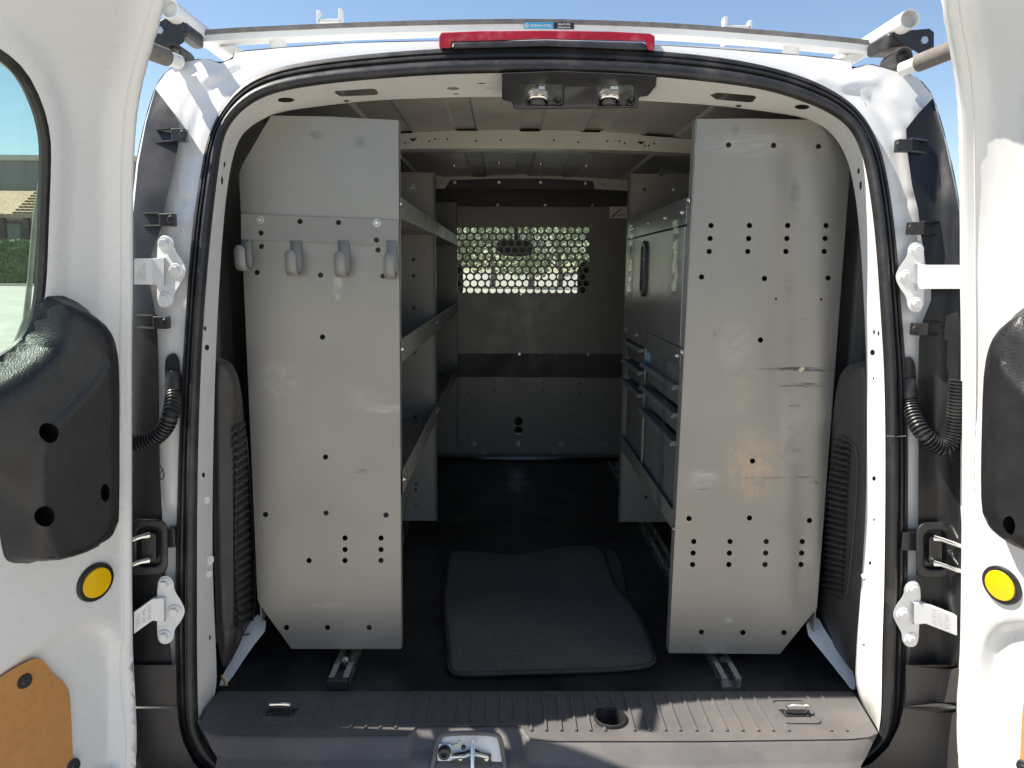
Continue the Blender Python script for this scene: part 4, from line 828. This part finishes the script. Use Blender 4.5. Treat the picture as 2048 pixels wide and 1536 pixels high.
# bins
yn0, yn1, yf0, yf1 = YP + .045, .66, .68, .985
zrow = [(aisle(1352, 779).z, z_l0 - .012), ]
zz = [at(1353, 772, Y=.26).z, at(1350, 828, Y=.26).z, at(1345, 884, Y=.26).z]; zend = zb1 - .01
bins = []
for k, (zt, zbt) in enumerate(((zz[0], zz[1] + .012), (zz[1], zz[2] + .014), (zz[2], zend))):
    for col, (ya, yb) in enumerate(((yn0, yn1), (yf0, yf1))):
        zt, zbt = ((zz[0], zz[1] + .012), (zz[1], zz[2] + .014), (zz[2], zend))[k]
        if col: zt += .034; zbt += .034 * (k < 2)
        row = ('top', 'middle', 'bottom')[k]; cl = ('nearer the end panel', 'nearer the partition')[col]
        B_ = thing('parts_bin', (XA + .1, (ya + yb) / 2, zbt), '%s grey parts bin %s in the right-hand shelving' % (row, cl) if k != 2 or col else 'tall bottom grey parts bin nearer the end panel in the right-hand shelving', 'bin', 'parts bins')
        q = MB(); q.bb((XA + .012, ya, zbt), (XA + .016, yb, zt)); q.bb((XA + .016, ya, zbt), (XA + .28, yb, zbt + .003)); q.bb((XA + .016, ya, zbt), (XA + .28, ya + .003, zt + .012)); q.bb((XA + .016, yb - .003, zbt), (XA + .28, yb, zt + .012)); q.build('bin_body', BINM, B_)
        q = MB(); q.loft([[V((XA + .016, y, zt - .001)), V((XA - .007, y, zt + .003)), V((XA - .013, y, zt - .006)), V((XA - .0115, y, zt - .007)), V((XA - .006, y, zt + .000)), V((XA + .016, y, zt - .004))] for y in (ya, yb)]); q.prism([(XA + .016, ya, zt), (XA - .007, ya, zt + .003), (XA - .013, ya, zt - .006), (XA - .010, ya, zt - .009), (XA + .004, ya, zt - .006), (XA + .016, ya, zt - .012)], (0, .003, 0)); q.build('bin_lip', BINM, B_)
        if k == 0 and not col:
            lb = V((XA + .0105, yn1 - .06, zt + .05))
q = MB(); q.bb((XA + .003, yn1 + .004, zb1), (XA + .009, yf0 - .004, z_l0)); q.build('bin_divider', STEEL, SR)
q = MB(); q.bb((XA + .008, YP + .034, z_l0 - .045), (XA + .0105, Y1 - .022, z_l0)); q.build('bin_header', BINM, CB)
c = aisle(1297, 713, .007)
st = thing('blue_label', tuple(c), 'small blue label sticker above the parts bins', 'label')
q = MB(); q.bb((c.x - .0005, c.y - .03, c.z - .014), (c.x, c.y + .03, c.z + .014)); q.build('label_sheet', BLUE, st)
q = MB()
for dz in (.006, 0, -.006): q.bb((c.x - .0012, c.y - .02, c.z + dz - .0012), (c.x - .0007, c.y + .02, c.z + dz + .0012))
q.build('label_lines', PAPER, st)
# clear packing tape holding door and bins
for (a, c_), lab, nm in ((((1352, 430), (1348, 592)), 'strip of clear tape down the locker front, near the end panel', 0), (((1264, 440), (1258, 592)), 'strip of clear tape down the locker front, near the far divider', 0), (((1332, 712), (1318, 1015)), 'long clear tape strip across the parts bins', 1)):
    p0, p1 = at(*a, X=XA - .006 - .018 * nm), at(*c_, X=XA - .006 - .018 * nm); q = MB(); w = V((0, .024, 0)); rows = []
    for k in range(13):
        t = k / 12; c = p0.lerp(p1, t); x = V((-.0015 * math.sin(k * 1.9), .004 * math.sin(k * 1.3), 0)); rows.append([c - w + x, c + V((-.002 * math.cos(k), 0, 0)) + x, c + w + x])
    q.loft(rows); tag(q.build('tape_strip', TAPE, None, org=(p1.x, p1.y, p1.z)), lab, 'tape', 'clear tape strips')
# hook strip
HB = thing('hook_rack', tuple(panel_map(640, 520, -.002)), 'grey steel strip with four coat hooks screwed to the left end panel', 'hook rack')
hm = lambda x, y, t: at(x, y, Y=YP - .0045 + t)
b = MB(); b.plate([(482, 427), (797, 440), (797, 493), (772, 492), (698, 488), (676, 487), (602, 484), (580, 483), (503, 480), (482, 479)], [circ(x, y, 5.2) for x, y in ((600, 443), (677, 445), (522, 466), (753, 480))], hm, .003); b.build('hook_bar', STRIP, HB, bevel=.0007)
for x0, x1, yb in ((482, 503, 541), (580, 602, 550), (676, 698, 553), (773, 794, 556)):
    a, c = hm(x0, 481, 0), hm(x1, 482, 0); zb = hm(x0, yb, 0).z; r = .021
    prof = [(0, a.z), (0, zb + r)]
    for k in range(1, 9): th = math.pi * k / 8; prof.append((-(r - r * math.cos(th)), zb + r - r * math.sin(th)))
    ztip = zb + .040; prof.append((-2 * r, ztip))
    q = MB(); rows = [[V((a.x, a.y + d, z)), V((c.x, a.y + d, z))] for d, z in prof]
    w = c.x - a.x
    for f, dz in ((.12, .006), (.3, .010)): rows.append([V((a.x + w * f, a.y - 2 * r, ztip + dz)), V((c.x - w * f, a.y - 2 * r, ztip + dz))])
    q.loft(rows); o = q.build('hook', STRIP, HB, smooth=60); s = o.modifiers.new('solid', 'SOLIDIFY'); s.thickness = .0024; s.offset = 0
for x, y in ((521, 440), (754, 446)): bolt(HB, hm(x, y, 0), r=.0062, name='screw')
# floor channels
for xs_, lab, capm in (((673, 660, 701), 'black-capped steel floor channel under the left shelving', BLACKS), ((1440, 1422, 1486), 'open-ended steel floor channel under the right shelving', None)):
    yf = at(xs_[0], 1358, Z=.62).y; x0 = at(xs_[0], 1357, Z=.62).x; x0 = at(678 if capm else 1461, 1352, Z=.622).x; w = .0205; z0, z1 = .6005, .6225
    ch = thing('floor_channel', (x0, yf, z0), lab, 'channel', 'floor channels')
    pr = [(-w, z0), (w, z0), (w, z1), (.009, z1), (.009, z1 - .006), (.0115, z1 - .006), (.0115, z1 - .0025), (w - .0025, z1 - .0025), (w - .0025, z0 + .0025), (-w + .0025, z0 + .0025), (-w + .0025, z1 - .0025), (-.0115, z1 - .0025), (-.0115, z1 - .006), (-.009, z1 - .006), (-.009, z1), (-w, z1)]
    b = MB(); rows = [[V((x0 + a, y, z)) for a, z in pr] for y in (yf, Y2 - .1)]; b.loft(rows, closed=True); b.add(rows[0], [list(range(16))]); b.build('channel_profile', ZINC, ch, smooth=25)
    q = MB(); q.bb((x0 - .007, yf + .066, z1 - .004), (x0 + .007, yf + .078, z1 + .004)); q.cyl((x0, yf + .07, z1 - .004), (x0, yf + .07, z1 + .008), .006, n=6); q.build('channel_nut', ZINC if capm else BLACKS, ch, bevel=.001)
    if capm: q = MB(); q.bb((x0 - w - .001, yf - .012, z0), (x0 + w + .001, yf + .002, z1 + .001)); q.bb((x0 - .008, yf, z1 - .007), (x0 + .008, yf + .022, z1 + .0005)); q.build('end_cap', capm, ch, bevel=.002)

# ---------------------------------------------------------------- partition
YB = 2.08
PT = thing('cargo_partition', (XC, YB, .6), 'dark steel bulkhead partition with a perforated window at the end of the aisle', 'partition')
pm = lambda x, y, t: at(x, y, Y=YB + t)
ph = []
for r_ in range(10):
    y = 460.4 + 13.32 * r_; x0 = 917.9 if r_ % 2 == 0 else 910.6
    for k in range(18): ph.append(circ(x0 + 14.96 * k, y, 6.1, n=14, rot=.2))
b = MB(); b.plate([(700, 412), (1400, 415), (1400, 708), (700, 706)], ph, pm, .002); b.build('perforated_panel', GREYD, PT)
lh = [circ(760 + x / 3.073, 600 + y / 3.073, 1.7, n=8) for x, y in ((480, 505), (480, 567), (540, 567), (704, 505), (704, 557), (1003, 507), (1003, 558), (1226, 510), (1226, 572), (1166, 572), (517, 700), (480, 731), (480, 762), (1186, 706), (1222, 735), (1222, 768), (480, 848), (540, 848), (1160, 853), (1218, 853))]
lh += [circ(760 + 851 / 3.073, 600 + 745 / 3.073, 8.6, n=18), circ(760 + 851 / 3.073, 600 + 803 / 3.073, 8.6, n=18)]
b = MB(); b.plate([(700, 753), (1400, 756), (1400, 908), (700, 906)], lh, pm, .002); b.build('lower_panel', GREYD, PT)
b = MB(); b.plate([(700, 704), (1400, 706), (1400, 759), (700, 756)], [], lambda x, y, t: pm(x, y, t + .012), .002); b.build('joint_band', TRIM, PT)
b = MB(); p0, p1 = pm(700, 906, 0), pm(1400, 908, 0); b.loft([[p0, p1], [p0 + V((0, -.05, -.004)), p1 + V((0, -.05, -.004))]]); b.build('floor_flange', GREYD, PT)
b = MB(); b.bb((XC - .6, YB + .02, 1.74), (XC + .6, YB + .03, 1.83)); b.build('top_closure', TRIM, PT)
for x, y in ((949, 887), (1036, 887), (1123, 887), (1210, 887)): bolt(PT, pm(x, y, 0), r=.009)
for x, y in ((995, 410), (1090, 410), (1184, 411), (1039, 708), (1176, 709), (1042, 588), (1177, 521), (1182, 453), (967, 906), (1108, 906)): bolt(PT, pm(x, y, -.001), r=.0045)
WS = thing('warning_label', tuple(pm(1232, 425, -.001)), 'small white and orange warning label on the partition', 'label')
b = MB(); b.plate([(1219, 413), (1258, 413), (1258, 437), (1219, 436)], [], lambda x, y, t: pm(x, y, t - .0015), .001); b.build('label_sheet', PAPER, WS)
b = MB(); b.plate([(1222, 433), (1240, 417), (1244, 417), (1227, 434)], [], lambda x, y, t: pm(x, y, t - .0022), .0006); b.plate([(1232, 431), (1250, 428), (1250, 430), (1232, 433)], [], lambda x, y, t: pm(x, y, t - .0022), .0006); b.build('label_print', ORANGE, WS)

# ---------------------------------------------------------------- floor mats
def mat_thing(pts, z, lab, rx=0):
    P = smooth_poly([tuple(at(x, y, Z=z))[:2] for x, y in pts], 2)
    t = thing('floor_mat', tuple(V((P[0][0], P[0][1], .6005))), lab, 'floor mat', 'carpet floor mats')
    def zz(x, y): return z + .0035 * math.sin(x * 14 + y * 5) + .003 * math.sin(y * 17) + .006 * sstep(.35, .52, x) + .0035
    b = MB(); b.plate(P, [], lambda x, y, t_: V((x, y, zz(x, y) - t_)), .006, grid=.02); b.build('carpet', CARPET, t, smooth=50)
    b = MB(); b.tube([V((x, y, zz(x, y) - .002)) for x, y in P], .0055, 8, closed=True); b.build('edge_binding', BINDING, t)
mat_thing([(1105, 1112), (1180, 1094), (1225, 1098), (1245, 1130), (1256, 1200), (1240, 1250), (1130, 1230)], .602, 'smaller carpet mat half hidden beneath the front mat')
mat_thing([(898, 1110), (912, 1107), (1050, 1112), (1110, 1100), (1180, 1096), (1206, 1104), (1216, 1140), (1232, 1180), (1275, 1230), (1306, 1300), (1310, 1322), (1290, 1332), (1200, 1340), (1080, 1350), (920, 1351), (898, 1340), (899, 1290), (887, 1210), (894, 1150)], .611, 'dark grey carpet mat with bound edge lying on the cargo floor')

# ---------------------------------------------------------------- ladder rack
YR = .22
RK = thing('ladder_rack', (XC, .9, 1.88), 'white steel ladder rack on the van roof', 'ladder rack')
top_px = [(392, 66), (470, 60), (560, 56), (720, 49), (900, 44), (1060, 42), (1200, 45), (1350, 51), (1500, 62), (1650, 75), (1752, 86)]
tp = [at(x, y, Y=YR) for x, y in smooth_poly(top_px, 2, False)]
b = MB(); hgt = .033
b.loft([[p + V((0, 0, -.004)), p + V((0, 0, -.0165)), p + V((0, .003, -.018)), p + V((0, .036, -.018)), p + V((0, .036, -.004))] for p in tp], closed=True); CBR = b.build('crossbar', RACKW, RK, smooth=30)
b = MB(); b.loft([[p + V((0, -.002, -.005)), p + V((0, -.002, .004)), p + V((0, .02, .006)), p + V((0, .038, .004)), p + V((0, .038, -.005))] for p in tp], closed=True); b.build('rubber_strip', RACKGREY, CBR, smooth=30)
for px in (556, 1582):
    p = at(px, 84, Y=YR + .03); q = MB(); q.cyl((p.x, p.y, p.z), (p.x, p.y, p.z - .09), .016, n=16); q.build('stanchion', RACKW, RK)
for px, py, tgt, s in ((1820, 38, None, 1), (338, 17, None, -1)):
    p = at(px, py, Y=.10); q = MB(); q.cyl(p, p + V((0, 2.1, 0)), .0178, n=24, hollow=.003); q.cyl(p + V((0, .02, 0)), p + V((0, .024, 0)), .0155, n=20); q.build('side_rail', RACKW, RK)
    if s > 0:
        pl = [(1783, 64), (1858, 57), (1868, 64), (1868, 100), (1862, 125), (1845, 112), (1800, 84)]
        Yb = .13; arm0, arm1 = (1812, 136), (1902, 100)
    else:
        pl = [(300, 52), (330, 36), (366, 34), (372, 62), (368, 85), (345, 98), (318, 98), (300, 80)]
        Yb = .13; arm0, arm1 = (352, 122), (282, 95)
    q = MB(); q.plate(pl, [], lambda x, y, t: at(x, y, Y=Yb + t), .006); BK = q.build('hinge_bracket', BLACKS, RK, bevel=.002)
    c0, c1 = (1776, 62) if s > 0 else (372, 40), (1800, 118) if s > 0 else (386, 100)
    q = MB(); a, c = at(*c0, Y=Yb + .004), at(*c1, Y=Yb + .09); q.bb((a.x, Yb + .004, a.z), (c.x, Yb + .09, c.z)); q.build('bracket_box', RUBBER, BK, bevel=.008)
    q = MB(); a = at(1846 if s > 0 else 322, 82 if s > 0 else 62, Y=Yb); q.cyl(a, a + V((0, -.006, 0)), .007, n=6); q.build('bolt', ZINC, BK)
    a, c = at(*arm0, Y=Yb - .02), at(*arm1, Y=Yb - .10); d = c - a
    q = MB(); q.cyl(a - d * .1, a + d * .3, .0125, n=16); q.build('crank_arm', RACKW, BK); q = MB(); q.cyl(a + d * .28, c + d * .6, .0155, n=16); q.build('crank_grip', FOAM, BK)
    q = MB(); e0 = at(1792 if s > 0 else 360, 122 if s > 0 else 112, Y=Yb + .02); q.cyl(e0 + V((0, .03, 0)), e0 + V((0, -.03, 0)), .016, n=14, hollow=.005); q.build('pivot_sleeve', RUBBER, BK)
    f0 = at(452 if s < 0 else 1716, 92 if s < 0 else 108, Y=YR + .02); q = MB(); f1 = at(484 if s < 0 else 1692, 108 if s < 0 else 122, Y=YR + .03); dx = V((.018, 0, 0)); q.prism([f0 - dx, f0 + dx, f1 + dx * 1.3, f1 - dx * 1.3], (0, .03, 0)); q.build('foot', RACKW, RK, bevel=.002)
# forward crossbar with ladder guides
YF = 1.35
pts = [at(x, y, Y=YF) for x, y in ((610, 90), (640, 88), (1090, 78), (1480, 96), (1520, 98))]
for p in pts: p.z = min(p.z, pts[2].z)
b = MB(); b.loft([[p + V((0, 0, 0)), p + V((0, 0, -.035)), p + V((0, .05, -.035)), p + V((0, .05, 0))] for p in pts], closed=True); FB = b.build('crossbar', RACKW, RK)
for xs_, yt in (((636, 680), (20, 17)), ((1452, 1502), (33, 40))):
    z0 = at(xs_[0], 38 if xs_[0] < 900 else 52, Y=YF).z
    for x, y in zip(xs_, yt):
        a = at(x, y, Y=YF); q = MB(); q.bb((a.x - .006, YF, pts[2].z - .01), (a.x + .006, YF + .03, a.z)); q.build('ladder_guide', RACKW, RK, bevel=.002)
    a, c = at(xs_[0], 37 if xs_[0] < 900 else 50, Y=YF), at(xs_[1], 42 if xs_[0] < 900 else 54, Y=YF); q = MB(); q.bb((a.x, YF, a.z - .012), (c.x, YF + .03, a.z)); q.build('guide_bridge', RACKW, RK, bevel=.002)
# maker's sticker on the crossbar
SK = thing('rack_sticker', tuple(at(1098, 51, Y=YR - .003)), 'blue and black maker sticker on the ladder rack crossbar', 'sticker')
sm = lambda x, y, t=0: at(x, y, Y=YR - .0015 - t)
b = MB(); b.plate([(1048, 44.0), (1107, 44.6), (1107, 57.6), (1048, 57.0)], [], lambda x, y, t: sm(x, y, .0012 - t), .001); b.build('blue_field', BLUE, SK)
b = MB(); b.plate([(1107, 45.0), (1148, 45.6), (1148, 58.2), (1107, 57.6)], [], lambda x, y, t: sm(x, y, .0012 - t), .001); b.build('black_field', INK, SK)
q = MB()
for txt, cx, cy, size, sx, shr in (('ADRIAN STEEL', 1082, 51.4, 7.2, .95, 0), ('800-677-2726', 1128, 48.8, 5.4, .82, .2), ('adriansteel.com', 1128, 54.6, 5.2, .78, .2)):
    vs, fs = text_faces(txt, lambda x, y: sm(cx + x * sx, cy - y + .012 * (x), .0026), size, shr, .12); q.add(vs, fs)
q.build('lettering', PAPER, SK, smooth=0)
q = MB(); q.plate(circ(1053.5, 51, 4.2, n=18), [circ(1053.5, 51, 2.6, n=18)], lambda x, y, t: sm(x, y, .0026 - t), .0004); q.plate(circ(1053.5, 51, 1.4, n=10), [], lambda x, y, t: sm(x, y, .0026 - t), .0004); q.build('emblem', PAPER, SK, smooth=0)

# ---------------------------------------------------------------- surroundings
LEAF = mat('hedge_leaf', (.075, .13, .028), .6, var=.45, vscale=2.5); LEAF2 = mat('tree_leaf', (.26, .30, .17), .6, var=.45, vscale=1.2)
BARK = mat('bark', (.12, .09, .065), .9, var=.3); TILE = mat('roof_tile', (.36, .25, .16), .8, var=.3, vscale=4); STUCCO = mat('stucco', (.45, .41, .35), .9, var=.08)
DARKW = mat('dark_timber', (.09, .06, .05), .8, var=.2); ROOFT = mat('upper_roof', (.16, .17, .16), .8, var=.15); PANE = mat('shop_pane', (.10, .13, .13), .1, var=.2)
def leaves(box, n, size, shape=None):
    b = MB(); (x0, y0, z0), (x1, y1, z1) = box; vs = []; fs = []
    for _ in range(n):
        while True:
            p = V((random.uniform(x0, x1), random.uniform(y0, y1), random.uniform(z0, z1)))
            if shape is None or shape(p): break
        a = V((random.gauss(0, 1), random.gauss(0, 1), random.gauss(0, 1))).normalized(); c = a.orthogonal().normalized() * size * random.uniform(.6, 1.3); d = a.cross(c)
        k = len(vs); vs += [p - c, p + d * .5, p + c, p - d * .5]; fs.append((k, k + 1, k + 2, k + 3))
    b.add(vs, fs); return b
def far(px, py, D): d = ray(px, py); return CAM + d * (D / d.y)
DB = 58.0; a = far(-420, 540, DB); c = far(330, 540, DB)
x0, x1 = a.x, c.x; hpx = lambda py: far(50, py, DB).z
BG = thing('tiled_building', ((x0 + x1) / 2, DB + 4, 0), 'low building with a tiled roof seen through the left door window', 'building')
q = MB(); q.bb((x0, DB + 2.5, 0), (x1, DB + 12, hpx(420))); q.build('wall', STUCCO, BG)
q = MB(); q.bb((x0 - 1, DB + 4.5, hpx(368)), (x1 + 1, DB + 13, hpx(300))); q.build('upper_roof', ROOFT, BG); q = MB(); q.bb((x0 - 1.2, DB + 4.2, hpx(300)), (x1 + 1.2, DB + 13.2, hpx(288))); q.build('roof_fascia', STUCCO, BG)
zt, zb_ = hpx(362), hpx(424)
q = MB(); q.add([(x0 - 1, DB + .8, zb_), (x1 + 1, DB + .8, zb_), (x1 + 1, DB + 4.5, zt), (x0 - 1, DB + 4.5, zt), (x0 - 1, DB + .8, zb_ - .3), (x1 + 1, DB + .8, zb_ - .3)], [(0, 1, 2, 3), (4, 5, 1, 0)]); TRF = q.build('tiled_roof', TILE, BG, smooth=0)
rows_ = 9; tw = .42; tile = MB()
tile.loft([[V((tw / 2 * math.sin(an), y, z + .11 * math.cos(an))) for an in [R(-90 + 22.5 * k) for k in range(9)]] for y, z in ((-.06, -.04), (.5, .08))])
vx0, vx1 = far(-10, 400, DB).x, far(112, 400, DB).x; nt_ = 0; first = None; x = vx0
while x < vx1:
    for r_ in range(rows_):
        f = (r_ + .2) / rows_; 
        if first is None: first = tile.build('roof_tile', TILE, None); o = first
        else: o = first.copy(); COL.objects.link(o)
        o.parent = TRF; L0 = V((x, lerp(DB + .8, DB + 4.5, f), lerp(zb_, zt, f) + .05)); o.location = L0 - ORG[BG.name]; nt_ += 1
    x += tw
for px in (10, 58, 96):
    w0 = far(px, 440, DB + 2.5); q = MB(); q.bb((w0.x - 1.1, DB + 2.42, 1.5), (w0.x + 1.1, DB + 2.55, hpx(436))); WN = q.build('window', DARKW, BG); q = MB(); q.bb((w0.x - .95, DB + 2.38, 1.7), (w0.x + .95, DB + 2.41, hpx(442))); q.build('pane', PANE, WN)
for px in (-20, 30, 80, 112):
    w0 = far(px, 440, DB + 1); q = MB(); q.bb((w0.x - .2, DB + .9, 0), (w0.x + .2, DB + 1.3, zb_ - .3)); q.build('post', DARKW, BG)
hx0, hx1 = far(-260, 500, DB - 2).x, far(260, 500, DB - 2).x; hz_ = far(50, 478, DB - 2).z
HG = thing('clipped_hedge', ((hx0 + hx1) / 2, DB - 2, 0), 'clipped green hedge in front of the tiled building', 'hedge')
q = MB(); q.bb((hx0 + .2, DB - 2.6, .2), (hx1 - .2, DB - 1.2, hz_ - .25)); q.build('hedge_core', LEAF, HG)
q = leaves(((hx0, DB - 3, .2), (hx1, DB - 1, hz_)), 16000, .16); tag(q.build('hedge_leaves', LEAF, HG, smooth=0), kind='stuff')
q = MB(); q.bb((hx0 - 10, DB - 4.4, .0), (hx1 + 10, DB - 3.6, .16)); tag(q.build('hedge_kerb', STUCCO, None), 'pale kerb below the clipped hedge', 'kerb', kind='structure')
# trees ahead of the van, seen through the windscreen
for i, (px, D, h, w, where) in enumerate(((905, 62, 8, 4.2, 'leftmost'), (985, 66, 9, 4.5, 'second from left'), (1062, 60, 7.5, 4.0, 'third from left'), (1120, 68, 9, 4.6, 'second from right'), (1190, 63, 8.5, 4.4, 'rightmost'))):
    p = far(px, 540, D); T = thing('broadleaf_tree', (p.x, p.y, 0), 'green tree beyond the windscreen, %s through the perforated panel' % where, 'tree', 'trees ahead of the van')
    q = MB(); q.tube([(p.x, p.y, 0), (p.x + .1, p.y, 1.2), (p.x - .1, p.y + .1, 2.6), (p.x, p.y, h * .6)], [.28, .22, .18, .07], 8)
    for k in range(4): an = k * 1.7 + i; q.tube([(p.x, p.y, 1.4 + .3 * k), (p.x + 1.0 * math.cos(an), p.y + 1.0 * math.sin(an), 2.4 + .5 * k), (p.x + 1.9 * math.cos(an), p.y + 1.9 * math.sin(an), 3.2 + .6 * k)], [.1, .07, .03], 6)
    q.build('trunk', BARK, T)
    cl = [(V((p.x + random.uniform(-w, w) * .6, p.y + random.uniform(-w, w) * .6, random.uniform(1.6, h - 1))), random.uniform(.8, 1.6)) for _ in range(16)]
    q = leaves(((p.x - w, p.y - w, 1.0), (p.x + w, p.y + w, h)), 2200, .22, lambda v: any((v - c_).length < r_ for c_, r_ in cl)); tag(q.build('crown', LEAF2, T, smooth=0), kind='stuff')
